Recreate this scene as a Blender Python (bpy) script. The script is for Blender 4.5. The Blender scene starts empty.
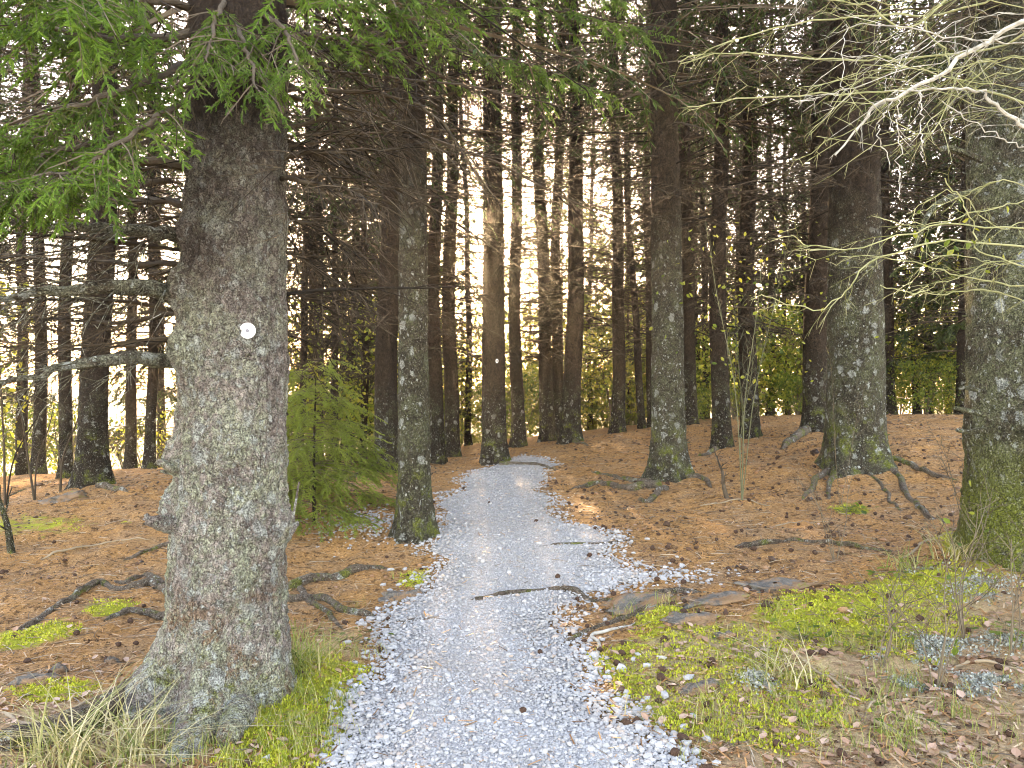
import bpy, math
import numpy as np
from mathutils import Vector

rng = np.random.default_rng(7)
U = lambda a, b, *s: rng.uniform(a, b, s if s else None)

# ---------------------------------------------------------------- camera, sky, sun, exposure
SC = bpy.context.scene
COL = SC.collection
FPX, CX, CY, CAMZ = 770.0, 512.0, 384.0, 1.55
cam_d = bpy.data.cameras.new('camera')
cam = bpy.data.objects.new('camera', cam_d)
COL.objects.link(cam)
cam.location = (0, 0, CAMZ)
cam.rotation_euler = (math.radians(90), 0, 0)
cam_d.sensor_width = 36.0
cam_d.lens = 36.0 * FPX / 1024.0
cam_d.clip_start = 0.05
cam_d.clip_end = 3000
SC.camera = cam

SUN_AZ, SUN_EL = -3.0, 12.5          # degrees right of the view axis, degrees above the horizon
world = bpy.data.worlds.new('World')
SC.world = world
world.use_nodes = True
wn = world.node_tree
sky = wn.nodes.new('ShaderNodeTexSky')
sky.sky_type = 'NISHITA'
sky.sun_disc = False
sky.sun_elevation = math.radians(SUN_EL)
sky.sun_rotation = math.radians(SUN_AZ)
sky.dust_density = 0.7
sky.air_density = 1.0
sky.ozone_density = 1.0
bg = wn.nodes['Background']
bg.inputs['Strength'].default_value = 0.15
wn.links.new(sky.outputs[0], bg.inputs['Color'])

sun_d = bpy.data.lights.new('sun', 'SUN')
sun_d.energy = 2.0
sun_d.angle = math.radians(0.6)
sun_d.color = (1.0, 0.87, 0.58)
sun = bpy.data.objects.new('sun', sun_d)
COL.objects.link(sun)
_a, _e = math.radians(SUN_AZ), math.radians(SUN_EL)
sun.rotation_euler = Vector((math.sin(_a) * math.cos(_e), math.cos(_a) * math.cos(_e), math.sin(_e))).to_track_quat('Z', 'Y').to_euler()
sun.location = (0, 0, 30)

vs = SC.view_settings
vs.view_transform = 'Standard'
vs.look = 'None'
vs.exposure = 3.93
vs.use_white_balance = True
vs.white_balance_temperature = 9300
vs.white_balance_tint = 27
vs.gamma = 1.0
vs.use_curve_mapping = False
SC.render.engine = 'CYCLES'
cy = SC.cycles
cy.max_bounces = 6
cy.diffuse_bounces = 4
cy.glossy_bounces = 2
cy.transmission_bounces = 3
cy.use_denoising = True
cy.pixel_filter_type = 'BLACKMAN_HARRIS'
cy.filter_width = 1.0
cy.use_adaptive_sampling = True
cy.adaptive_threshold = 0.015
cy.sample_clamp_indirect = 6.0

# ---------------------------------------------------------------- helpers
def hash3(i, j, k, s=0):
    h = (i.astype(np.int64) * 374761393 + j.astype(np.int64) * 668265263 + k.astype(np.int64) * 2147483647 + s * 1274126177) & 0xFFFFFFFF
    h = ((h ^ (h >> 13)) * 1274126177) & 0xFFFFFFFF
    h = (h ^ (h >> 16)) & 0xFFFFFFFF
    return h / 4294967295.0

def vnoise(p, s=0):
    p = np.asarray(p, float)
    i = np.floor(p).astype(np.int64)
    f = p - i
    f = f * f * (3 - 2 * f)
    r = 0
    for a in (0, 1):
        for b in (0, 1):
            for c in (0, 1):
                w = (f[..., 0] if a else 1 - f[..., 0]) * (f[..., 1] if b else 1 - f[..., 1]) * (f[..., 2] if c else 1 - f[..., 2])
                r = r + w * hash3(i[..., 0] + a, i[..., 1] + b, i[..., 2] + c, s)
    return r * 2 - 1

def fbm(p, o=4, s=0):
    p = np.asarray(p, float)
    r, a = 0, 0.5
    for k in range(o):
        r = r + a * vnoise(p * 2 ** k, s + k)
        a *= 0.5
    return r

def worley(p, s=0):
    p = np.asarray(p, float)
    i = np.floor(p).astype(np.int64)
    d1 = np.full(p.shape[:-1], 9.0)
    d2 = d1.copy()
    for a in (-1, 0, 1):
        for b in (-1, 0, 1):
            for c in (-1, 0, 1):
                q = i + np.array([a, b, c])
                o = np.stack([hash3(q[..., 0], q[..., 1], q[..., 2], s + t) for t in (1, 2, 3)], -1)
                d = np.linalg.norm(q + o - p, axis=-1)
                d2 = np.minimum(d2, np.maximum(d, d1))
                d1 = np.minimum(d1, d)
    return d1, d2

class MB:
    """collects faces; build() links them as one mesh object"""
    def __init__(s):
        s.V, s.F, s.n = [], [], 0
    def add(s, V, F, mi=0):
        V = np.asarray(V, float).reshape(-1, 3)
        F = np.asarray(F, np.int64)
        if len(F) == 0: return
        s.V.append(V); s.F.append((F + s.n, mi)); s.n += len(V)
    def mesh(s, name, mats, smooth=False, attrs=None):
        me = bpy.data.meshes.new(name)
        V = np.concatenate(s.V)
        loops = np.concatenate([f.ravel() for f, _ in s.F])
        tot = np.concatenate([np.full(len(f), f.shape[1]) for f, _ in s.F])
        mi = np.concatenate([np.full(len(f), m) for f, m in s.F])
        st = np.concatenate([[0], np.cumsum(tot)[:-1]])
        me.vertices.add(len(V)); me.vertices.foreach_set('co', V.astype(np.float32).ravel())
        me.loops.add(len(loops)); me.loops.foreach_set('vertex_index', loops.astype(np.int32))
        me.polygons.add(len(tot)); me.polygons.foreach_set('loop_start', st.astype(np.int32))
        me.polygons.foreach_set('loop_total', tot.astype(np.int32))
        me.polygons.foreach_set('material_index', mi.astype(np.int32))
        me.polygons.foreach_set('use_smooth', np.full(len(tot), smooth))
        for k, v in (attrs or {}).items():
            me.attributes.new(k, 'FLOAT', 'POINT').data.foreach_set('value', np.asarray(v, np.float32))
        for m in (mats if isinstance(mats, (list, tuple)) else [mats]): me.materials.append(m)
        me.update(calc_edges=True)
        me.validate()
        return me
    def build(s, name, mats, parent=None, loc=(0, 0, 0), smooth=False, attrs=None):
        return link(name, s.mesh(name, mats, smooth, attrs), parent, loc)

def link(name, me, parent=None, loc=(0, 0, 0), rz=0, sc=1):
    o = bpy.data.objects.new(name, me)
    COL.objects.link(o)
    o.parent = parent
    o.location = loc
    o.rotation_euler = (0, 0, rz)
    o.scale = (sc, sc, sc) if np.isscalar(sc) else sc
    return o

def tag(o, label=None, cat=None, group=None, kind=None):
    if label: o['label'] = label
    if cat: o['category'] = cat
    if group: o['group'] = group
    if kind: o['kind'] = kind
    return o

def empty(name, loc, label=None, cat=None, group=None):
    o = bpy.data.objects.new(name, None)
    COL.objects.link(o)
    o.empty_display_size = 0.2
    o.location = loc
    return tag(o, label, cat, group)

def norm(v):
    v = np.asarray(v, float)
    return v / (np.linalg.norm(v, axis=-1, keepdims=True) + 1e-9)

def tube(P, R, k=4, cap=True):
    P = np.asarray(P, float); n = len(P)
    R = np.broadcast_to(np.asarray(R, float), (n,))
    T = norm(np.gradient(P, axis=0))
    ref = np.array([0, 0, 1.0]) if abs(T[0][2]) < .9 else np.array([1.0, 0, 0])
    A = norm(np.cross(T, ref)); B = np.cross(T, A)
    th = np.arange(k) * 2 * math.pi / k
    V = P[:, None] + R[:, None, None] * (np.cos(th)[None, :, None] * A[:, None] + np.sin(th)[None, :, None] * B[:, None])
    i = np.arange(n - 1)[:, None] * k; j = np.arange(k)[None]; j2 = (j + 1) % k
    F = np.stack([i + j, i + j2, i + k + j2, i + k + j], -1).reshape(-1, 4)
    return V.reshape(-1, 3), F

def smooth_line(P, n):
    """Catmull-Rom resample"""
    P = np.asarray(P, float)
    Q = np.vstack([2 * P[0] - P[1], P, 2 * P[-1] - P[-2]])
    t = np.linspace(0, len(P) - 1 - 1e-6, n); i = t.astype(int); f = (t - i)[:, None]
    a, b, c, d = Q[i], Q[i + 1], Q[i + 2], Q[i + 3]
    return .5 * (2 * b + (c - a) * f + (2 * a - 5 * b + 4 * c - d) * f ** 2 + (3 * b - a - 3 * c + d) * f ** 3)

def frame(d, up=(0, 0, 1)):
    """rotation matrices whose columns are x=d, y, z~up; d (n,3)"""
    x = norm(np.atleast_2d(d)); up = np.broadcast_to(np.asarray(up, float), x.shape)
    y = norm(np.cross(up, x)); z = np.cross(x, y)
    return np.stack([x, y, z], -1)

def stamp(mb, proto, M, T, S=None, mi=0):
    """many copies of proto (V, F) at rotations M (n,3,3), places T (n,3), sizes S"""
    V, F = proto; n = len(T)
    if n == 0: return
    W = np.einsum('nij,vj->nvi', M, V)
    if S is not None: W *= np.asarray(S, float).reshape(n, 1, 1)
    W = W + np.asarray(T)[:, None]
    G_ = F[None] + (np.arange(n) * len(V))[:, None, None]
    mb.add(W.reshape(-1, 3), G_.reshape(-1, F.shape[1]), mi)

def rotz(a):
    a = np.asarray(a); c, s, o, l = np.cos(a), np.sin(a), np.zeros_like(a), np.ones_like(a)
    return np.stack([np.stack([c, -s, o], -1), np.stack([s, c, o], -1), np.stack([o, o, l], -1)], -2)

def randrot(n):
    q = norm(rng.normal(size=(n, 4))); w, x, y, z = q.T
    return np.stack([np.stack([1 - 2 * (y * y + z * z), 2 * (x * y - z * w), 2 * (x * z + y * w)], -1),
                     np.stack([2 * (x * y + z * w), 1 - 2 * (x * x + z * z), 2 * (y * z - x * w)], -1),
                     np.stack([2 * (x * z - y * w), 2 * (y * z + x * w), 1 - 2 * (x * x + y * y)], -1)], -2)

# ---------------------------------------------------------------- materials
class NT:
    def __init__(s, name):
        s.m = bpy.data.materials.new(name); s.m.use_nodes = True
        s.t = s.m.node_tree; s.t.nodes.clear()
        s.out = s.t.nodes.new('ShaderNodeOutputMaterial')
    def n(s, typ, ins=None, **props):
        nd = s.t.nodes.new('ShaderNode' + typ)
        for k, v in props.items(): setattr(nd, k, v)
        for k, v in (ins or {}).items(): s.set(nd.inputs[k], v)
        return nd
    def set(s, sock, v):
        if isinstance(v, bpy.types.NodeSocket): s.t.links.new(v, sock)
        elif isinstance(v, bpy.types.Node): s.t.links.new(v.outputs[0], sock)
        elif isinstance(v, tuple) and len(v) == 3 and sock.type == 'RGBA': sock.default_value = (*v, 1)
        else: sock.default_value = v
    def coord(s, kind='Object', scale=None):
        c = s.n('TexCoord').outputs[kind]
        if scale is None: return c
        return s.n('Mapping', {'Vector': c, 'Scale': scale}).outputs[0]
    def noise(s, vec, scale, detail=4, rough=.55, dist=0):
        return s.n('TexNoise', {'Vector': vec, 'Scale': scale, 'Detail': detail, 'Roughness': rough, 'Distortion': dist}).outputs['Fac']
    def ramp(s, fac, a, b, lo=0.0, hi=1.0):
        return s.n('MapRange', {'Value': fac, 'From Min': a, 'From Max': b, 'To Min': lo, 'To Max': hi}).outputs[0]
    def mix(s, fac, a, b, blend='MIX'):
        m = s.n('Mix', data_type='RGBA', blend_type=blend)
        s.set(m.inputs[0], fac); s.set(m.inputs[6], a); s.set(m.inputs[7], b)
        return m.outputs[2]
    def math(s, op, a, b=0.0):
        m = s.n('Math', operation=op); s.set(m.inputs[0], a); s.set(m.inputs[1], b)
        return m.outputs[0]
    def bump(s, h, strength=.5, dist=.01):
        return s.n('Bump', {'Height': h, 'Strength': strength, 'Distance': dist}).outputs[0]
    def attr(s, name): return s.n('Attribute', attribute_name=name).outputs['Fac']
    def island(s): return s.n('NewGeometry').outputs['Random Per Island']
    def principled(s, col, rough=.85, normal=None, spec=.25):
        p = s.n('BsdfPrincipled', {'Base Color': col, 'Roughness': rough, 'Specular IOR Level': spec})
        if normal is not None: s.set(p.inputs['Normal'], normal)
        s.t.links.new(p.outputs[0], s.out.inputs[0]); return s.m
    def leafy(s, col, trans=.35, tcol=None, rough=.5):
        p = s.n('BsdfPrincipled', {'Base Color': col, 'Roughness': rough, 'Specular IOR Level': .3})
        t = s.n('BsdfTranslucent', {'Color': tcol if tcol is not None else col})
        mx = s.n('MixShader', {0: trans, 1: p.outputs[0], 2: t.outputs[0]})
        s.t.links.new(mx.outputs[0], s.out.inputs[0]); return s.m

def bark_mat(name, dark, light, lichen=(.23, .25, .17), lich=.5, lich_shade_z=2.5, pale=.5, moss=.3, scale=48., bump=.6, rust=0.):
    s = NT(name); c = s.coord()
    z = s.n('SeparateXYZ', {0: c}).outputs[2]
    def warped(v, sc, amp, det=4.0):
        w = s.n('TexNoise', {'Vector': v, 'Scale': sc, 'Detail': det, 'Roughness': .65}).outputs['Color']
        w = s.n('VectorMath', {0: w, 1: (.5, .5, .5)}, operation='SUBTRACT').outputs[0]
        return s.n('VectorMath', {0: v, 1: s.n('VectorMath', {0: w, 'Scale': amp}, operation='SCALE').outputs[0]}, operation='ADD').outputs[0]
    cw = warped(warped(c, 10.0, .09), 70.0, .03)
    fl = s.n('Mapping', {'Vector': cw, 'Scale': (1, 1, .5)}).outputs[0]
    v = s.n('TexVoronoi', {'Vector': fl, 'Scale': scale})
    e = s.n('TexVoronoi', {'Vector': fl, 'Scale': scale}, feature='DISTANCE_TO_EDGE').outputs[0]
    cell = s.n('SeparateColor', {0: v.outputs['Color']})
    big = s.noise(s.n('Mapping', {'Vector': c, 'Scale': (1, 1, .45)}).outputs[0], 5.0, 5, .6)
    mid = s.noise(fl, 34, 6, .7)
    fine = s.noise(c, 130, 5, .75)
    tone = s.math('ADD', s.math('ADD', s.math('MULTIPLY', big, .6), s.math('MULTIPLY', mid, .7)), s.math('MULTIPLY', cell.outputs[0], .12))
    col = s.mix(s.ramp(tone, .5, .9), dark, light)
    hz = s.ramp(s.math('ADD', z, s.math('MULTIPLY', s.noise(c, 1.6, 4), 2.0)), lich_shade_z + 2.0, lich_shade_z + .3)
    col = s.mix(hz, s.mix(s.ramp(tone, .5, .9), (.022, .016, .012), (.105, .072, .052)), col)  # brown upper bark, with the crown's shade painted into its dark tone
    if rust:
        rm = s.math('MULTIPLY', s.ramp(s.noise(c, 4.5, 6, .7), .50, .58), s.ramp(z, .75, .35))
        col = s.mix(s.math('MULTIPLY', rm, rust), col, s.mix(fine, (.16, .07, .03), (.48, .26, .12)))
    # lichen film, thinning upwards
    lm = s.math('ADD', s.math('MULTIPLY', s.noise(c, 5.5, 3, .6), .55), s.math('MULTIPLY', s.noise(cw, 38, 7, .75), .6))
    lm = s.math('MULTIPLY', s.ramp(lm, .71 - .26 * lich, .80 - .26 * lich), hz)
    lc = s.mix(s.ramp(s.noise(c, 55, 5, .7), .35, .65), tuple(q * .5 for q in lichen), tuple(min(1, q * 1.5) for q in lichen))
    col = s.mix(s.math('MULTIPLY', lm, .88), col, lc)
    # pale crust: ragged rosettes, some large, many small
    def rosettes(sc, r0, r1, share, rag):
        v_ = s.n('TexVoronoi', {'Vector': s.n('Mapping', {'Vector': cw, 'Scale': (1, 1, .8)}).outputs[0], 'Scale': sc})
        cc = s.n('SeparateColor', {0: v_.outputs['Color']})
        d_ = s.math('ADD', v_.outputs['Distance'], s.math('MULTIPLY', s.math('SUBTRACT', s.noise(c, sc * 5, 6, .75), .5), rag))
        lim = s.math('ADD', s.math('MULTIPLY', cc.outputs[1], r1 - r0), r0)
        inside = s.ramp(s.math('SUBTRACT', lim, d_), 0, .05)
        return s.math('MULTIPLY', inside, s.ramp(cc.outputs[0], 1 - share, 1 - share + .01))
    cl = s.ramp(s.noise(c, 3.4, 3, .5), .38, .6, .45, 1)
    pm = s.math('MAXIMUM', s.math('MULTIPLY', rosettes(11.0, .18, .5, .42 * pale, .75), cl), s.math('MAXIMUM', rosettes(27.0, .15, .45, .36 * pale, .7), rosettes(60.0, .15, .4, .22 * pale, .5)))
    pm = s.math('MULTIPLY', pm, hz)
    col = s.mix(s.math('MULTIPLY', pm, .92), col, s.mix(s.ramp(s.noise(c, 45, 5, .7), .35, .62), (.40, .46, .42), (.72, .76, .74)))
    # moss low on the bole
    mo = s.math('MULTIPLY', s.ramp(z, .9, .3), s.ramp(s.noise(c, 6, 6, .7), .62 - .2 * moss, .7 - .2 * moss))
    col = s.mix(s.math('MULTIPLY', mo, .85 if moss else 0.0), col, s.mix(s.ramp(fine, .3, .7), (.09, .115, .015), (.29, .34, .035)))
    # cracks come and go; grain everywhere
    ck = s.math('MULTIPLY', s.ramp(e, .10, .0), s.ramp(s.noise(c, 19, 4, .6), .36, .6))
    col = s.mix(s.math('MULTIPLY', ck, .8), col, tuple(q * .3 for q in dark))
    col = s.mix(s.ramp(fine, .40, .56, .85, 0), col, tuple(q * .3 for q in dark))
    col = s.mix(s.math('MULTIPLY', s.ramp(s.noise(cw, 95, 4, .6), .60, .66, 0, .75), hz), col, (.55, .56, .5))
    h = s.math('ADD', s.math('MULTIPLY', s.ramp(e, 0, .16), .45), s.math('ADD', s.math('MULTIPLY', cell.outputs[0], .25), s.math('ADD', s.math('MULTIPLY', mid, 1.0), s.math('MULTIPLY', fine, .5))))
    h = s.math('ADD', h, s.math('MULTIPLY', pm, .3))
    return s.principled(col, .9, s.bump(h, bump, .03), .12)

def rock_mat():
    s = NT('rock'); c = s.coord(); n = s.noise(c, 11, 8, .7); f = s.noise(c, 90, 6, .75)
    col = s.mix(s.ramp(n, .35, .65), (.09, .082, .072), (.27, .25, .225))
    col = s.mix(s.ramp(f, .35, .6, .6, 0), col, (.07, .065, .06))
    col = s.mix(s.ramp(s.noise(c, 6, 8, .75), .46, .54), col, s.mix(f, (.16, .09, .05), (.36, .22, .13)))
    col = s.mix(s.ramp(s.noise(c, 8.3, 8, .75, .4), .6, .66), col, (.20, .22, .04))
    return s.principled(col, .9, s.bump(s.math('ADD', n, s.math('MULTIPLY', f, .5)), .9, .02), .15)
M = {}
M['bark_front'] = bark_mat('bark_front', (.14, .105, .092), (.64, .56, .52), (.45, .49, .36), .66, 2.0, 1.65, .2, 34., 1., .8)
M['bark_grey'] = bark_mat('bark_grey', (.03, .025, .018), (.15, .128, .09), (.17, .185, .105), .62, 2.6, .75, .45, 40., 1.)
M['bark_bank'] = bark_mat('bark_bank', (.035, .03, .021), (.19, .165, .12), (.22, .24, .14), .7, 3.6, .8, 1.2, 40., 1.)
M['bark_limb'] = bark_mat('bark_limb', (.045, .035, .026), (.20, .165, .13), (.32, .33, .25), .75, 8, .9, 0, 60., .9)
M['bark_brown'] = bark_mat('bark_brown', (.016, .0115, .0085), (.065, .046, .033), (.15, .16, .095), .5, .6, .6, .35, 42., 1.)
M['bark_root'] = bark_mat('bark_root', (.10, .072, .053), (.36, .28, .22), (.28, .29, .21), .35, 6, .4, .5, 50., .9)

def simple(name, a, b, scale=20., rough=.9, isl=True, bump=0.):
    s = NT(name); c = s.coord()
    f = s.noise(c, scale, 4)
    if isl: f = s.math('ADD', s.math('MULTIPLY', f, .5), s.math('MULTIPLY', s.island(), .6))
    col = s.mix(s.ramp(f, .3, .8), a, b)
    return s.principled(col, rough, s.bump(s.noise(c, scale * 4, 4), bump, .01) if bump else None)

def needles(name, a, b, trans=.3, tmul=1.4):
    s = NT(name)
    f = s.math('ADD', s.math('MULTIPLY', s.noise(s.coord(), 3.0, 4), .8), s.math('MULTIPLY', s.island(), .35))
    col = s.mix(s.ramp(f, .38, .74), a, b)
    col = s.mix(s.ramp(s.noise(s.coord(), 7.0, 3), .62, .7, 0, .6), col, (.15, .10, .045))
    return s.leafy(col, trans, s.mix(.5, col, tuple(min(1, q * tmul) for q in b)))

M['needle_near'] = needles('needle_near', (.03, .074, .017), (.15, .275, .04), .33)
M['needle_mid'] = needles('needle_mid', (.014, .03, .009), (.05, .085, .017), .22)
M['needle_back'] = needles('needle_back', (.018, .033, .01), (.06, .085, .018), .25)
M['needle_light'] = needles('needle_light', (.05, .08, .015), (.14, .17, .03), .4)
M['needle_young'] = needles('needle_young', (.10, .16, .028), (.26, .33, .06), .45)
M['deadwood'] = simple('deadwood', (.017, .0125, .009), (.08, .06, .041), 6.)
M['deadwood_near'] = simple('deadwood_near', (.028, .02, .015), (.125, .098, .073), 22., bump=.6)
M['twig'] = simple('twig', (.07, .05, .035), (.15, .12, .085), 10.)
M['twig_pale'] = simple('twig_pale', (.13, .14, .05), (.36, .355, .20), 9., isl=True)
M['twig_lichen'] = simple('twig_lichen', (.22, .20, .165), (.56, .54, .49), 25., isl=False, bump=.4)
M['sapling_stem'] = simple('sapling_stem', (.06, .065, .035), (.16, .16, .095), 12.)
M['rock'] = rock_mat()
M['cone'] = simple('cone', (.02, .011, .008), (.085, .045, .03), 30.)
M['marker_white'] = NT('marker_white').principled((.74, .74, .77), .5)
M['marker_nail'] = NT('marker_nail').principled((.18, .18, .22), .5)
M['stick'] = simple('stick', (.14, .095, .06), (.38, .30, .21), 12., bump=.3)

def leaf_mat(name, cols, trans=.4):
    s = NT(name)
    r = s.n('ValToRGB', {0: s.island()}); r.color_ramp.interpolation = 'LINEAR'
    el = r.color_ramp.elements
    while len(el) < len(cols): el.new(.5)
    for i, c in enumerate(cols):
        el[i].position = i / max(1, len(cols) - 1); el[i].color = (*c, 1)
    return s.leafy(r.outputs[0], trans)
M['leaf_autumn'] = leaf_mat('leaf_autumn', [(.08, .13, .02), (.19, .24, .035), (.36, .34, .05), (.22, .27, .045)], .5)
M['leaf_green'] = leaf_mat('leaf_green', [(.05, .10, .02), (.14, .20, .03), (.26, .27, .04)], .5)
M['leaf_dead'] = leaf_mat('leaf_dead', [(.24, .13, .075), (.44, .26, .18), (.55, .38, .30), (.30, .17, .09)], .2)
M['grass_green'] = leaf_mat('grass_green', [(.09, .16, .025), (.19, .26, .045), (.32, .33, .09), (.46, .40, .20)], .35)
M['grass_dry'] = leaf_mat('grass_dry', [(.12, .16, .04), (.34, .31, .12), (.52, .44, .24), (.60, .53, .36)], .3)
M['moss'] = leaf_mat('moss', [(.16, .19, .02), (.38, .42, .035), (.55, .56, .06), (.40, .33, .08)], .35)
M['lichen'] = leaf_mat('lichen', [(.15, .165, .145), (.29, .305, .27), (.44, .455, .41)], .1)
M['litter'] = leaf_mat('litter', [(.04, .02, .01), (.36, .165, .065), (.54, .28, .12), (.15, .07, .03), (.66, .48, .32)], .1)

M['twig_bits'] = leaf_mat('twig_bits', [(.05, .034, .024), (.16, .11, .075), (.34, .26, .18), (.12, .08, .05), (.52, .43, .33)], 0.)
M['crumbs'] = leaf_mat('crumbs', [(.025, .013, .008), (.09, .045, .025), (.17, .085, .045), (.36, .19, .10)], 0.)
s = NT('gravel'); f = s.island()
r = s.n('ValToRGB', {0: f}); el = r.color_ramp.elements
for _ in range(3): el.new(.5)
for i, (p, c) in enumerate([(0, (.27, .27, .275)), (.3, (.31, .31, .31)), (.62, (.38, .38, .385)), (.9, (.48, .475, .48)), (1, (.38, .28, .22))]):
    el[i].position = p; el[i].color = (*c, 1)
gc = s.mix(s.ramp(s.noise(s.coord(), 160, 3), .3, .7, 0, .3), r.outputs[0], (.22, .22, .22))
gc = s.mix(s.ramp(s.noise(s.coord(), 1.6, 6, .65), .48, .68, 0, .5), gc, (.29, .255, .225))
M['gravel'] = s.principled(gc, .85)

s = NT('gravel_bed'); c = s.coord()
v = s.n('TexVoronoi', {'Vector': c, 'Scale': 62.0}); v2 = s.n('TexVoronoi', {'Vector': c, 'Scale': 62.0}, feature='DISTANCE_TO_EDGE')
g = s.n('SeparateColor', {0: v.outputs['Color']}).outputs[0]
col = s.mix(g, (.31, .31, .315), (.50, .495, .505))
col = s.mix(s.ramp(v2.outputs[0], 0, .12, .55, 0), col, (.17, .155, .145))
col = s.mix(s.ramp(s.noise(c, 1.7, 5, .6), .5, .72, 0, .55), col, (.36, .315, .28))
M['gravel_bed'] = s.principled(col, .9, s.bump(s.math('ADD', v2.outputs[0], s.math('MULTIPLY', g, .35)), .9, .02))

s = NT('forest_floor'); c = s.coord()
w = s.n('TexNoise', {'Vector': c, 'Scale': 30.0, 'Detail': 2.0}).outputs['Color']
cw = s.n('VectorMath', {0: c, 1: s.n('VectorMath', {0: w, 'Scale': .06}, operation='SCALE').outputs[0]}, operation='ADD').outputs[0]
n1 = s.noise(cw, 55, 7, .8); n2 = s.noise(c, 2.3, 5, .6); n3 = s.noise(c, 14, 5, .65)
lit = s.mix(s.ramp(n1, .33, .68), (.075, .036, .016), (.72, .37, .145))
lit = s.mix(s.ramp(n2, .45, .7, 0, .6), lit, s.mix(s.ramp(n1, .35, .65), (.09, .055, .035), (.50, .34, .22)))
lit = s.mix(s.ramp(n3, .54, .62, 0, .85), lit, s.mix(n1, (.025, .012, .008), (.15, .075, .035)))
lit = s.mix(s.ramp(s.noise(c, 34, 4, .6), .60, .66, 0, .9), lit, (.03, .015, .009))
lit = s.mix(s.ramp(s.noise(cw, 42, 5, .7), .6, .66, 0, .85), lit, (.70, .50, .34))
mo = s.math('ADD', s.attr('moss'), s.math('MULTIPLY', s.math('SUBTRACT', s.noise(c, 9, 6, .7), .5), 1.1))
mcol = s.mix(s.ramp(n1, .3, .7), (.16, .18, .025), (.52, .52, .07))
col = s.mix(s.ramp(mo, .38, .58), lit, mcol)
gr = s.math('ADD', s.attr('thatch'), s.math('MULTIPLY', s.math('SUBTRACT', s.noise(c, 6, 6, .7), .5), 1.2))
col = s.mix(s.ramp(gr, .45, .7, 0, .85), col, s.mix(s.ramp(n1, .32, .68), (.20, .13, .07), (.70, .50, .31)))
fc = s.mix(s.ramp(s.noise(c, .35, 5), .35, .65), (.30, .27, .14), (.46, .39, .27))
col = s.mix(s.ramp(s.attr('field'), .2, .8), col, fc)
M['floor'] = s.principled(col, .95, s.bump(s.math('ADD', n1, s.math('MULTIPLY', n3, .8)), .9, .02), .1)

# ---------------------------------------------------------------- the lie of the land
def P(px, py, Y): return np.array([(px - CX) / FPX * Y, Y, CAMZ - (py - CY) / FPX * Y])
_ctrl = [(512, 768, 3.1), (300, 768, 3.15), (500, 601, 5.5), (490, 520, 8), (510, 470, 12), (860, 700, 3.6), (1000, 700, 3.5), (800, 620, 4.6),
         (950, 600, 4.7), (820, 545, 6.2), (900, 500, 8), (700, 520, 7.5), (50, 700, 3.8), (50, 600, 5.6), (120, 530, 7.5), (60, 490, 9.3),
         (330, 560, 6.6), (340, 480, 10), (30, 482, 10.5), (470, 455, 15.5), (230, 695, 3.9), (415, 535, 7.2), (670, 478, 10), (494, 463, 13),
         (855, 462, 9.5), (1022, 545, 5.4), (818, 432, 12.5), (723, 448, 12), (750, 436, 13.5), (690, 425, 15), (387, 469, 11.5), (548, 440, 16),
         (617, 435, 17), (641, 428, 18), (95, 485, 9), (890, 415, 17), (790, 416, 21), (925, 420, 19), (965, 415, 16)]
_cp = [P(*q) for q in _ctrl]
_cp += [np.array(q, float) for q in [(-6, -6, 0), (0, -6, 0), (6, -6, .2), (-5, 0, 0), (5, 0, .25), (0, 0, 0), (-8, 4, .0), (-8, 12, .1), (-9, 18, -.7),
                                     (-3.5, 20, -.35), (3, 25, .1), (9, 26, .3), (13, 14, .9), (9, 6, .7), (10, 0, .4), (-14, 8, -.5), (16, 24, .4), (0, 30, -.6)]]
_cp = np.array(_cp)
def _k(r2): return .5 * r2 * np.log(r2 + 1e-9)
def _fit(c, lam=.15):
    n = len(c); d2 = ((c[:, None, :2] - c[None, :, :2]) ** 2).sum(-1)
    A = np.zeros((n + 3, n + 3)); A[:n, :n] = _k(d2) + lam * np.eye(n)
    A[:n, n] = 1; A[:n, n + 1:] = c[:, :2]; A[n:, :n] = A[:n, n:].T
    return np.linalg.solve(A, np.concatenate([c[:, 2], np.zeros(3)]))
_w = _fit(_cp)
GX, GY, GS = np.arange(-40, 40.01, .125), np.arange(-20, 60.01, .125), .125
_gx, _gy = np.meshgrid(GX, GY)
_hz = np.full(_gx.shape, _w[-3]) + _w[-2] * _gx + _w[-1] * _gy
for _c, _q in zip(_cp, _w[:-3]): _hz += _q * _k((_gx - _c[0]) ** 2 + (_gy - _c[1]) ** 2)
_hz = np.clip(_hz, -1.5, 1.2)
_r = np.hypot((_gx - 1) * .9, _gy - 9)
_t = np.clip((_r - 16) / 16, 0, 1); _t = _t * _t * (3 - 2 * _t)
_hz = _hz * (1 - _t) + (-1.6) * _t
def hbase(x, y):
    x = np.asarray(x, float); y = np.asarray(y, float)
    fx = np.clip((x - GX[0]) / GS, 0, len(GX) - 1.001); fy = np.clip((y - GY[0]) / GS, 0, len(GY) - 1.001)
    i = fx.astype(int); j = fy.astype(int); a = fx - i; b = fy - j
    return (_hz[j, i] * (1 - a) + _hz[j, i + 1] * a) * (1 - b) + (_hz[j + 1, i] * (1 - a) + _hz[j + 1, i + 1] * a) * b

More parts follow.
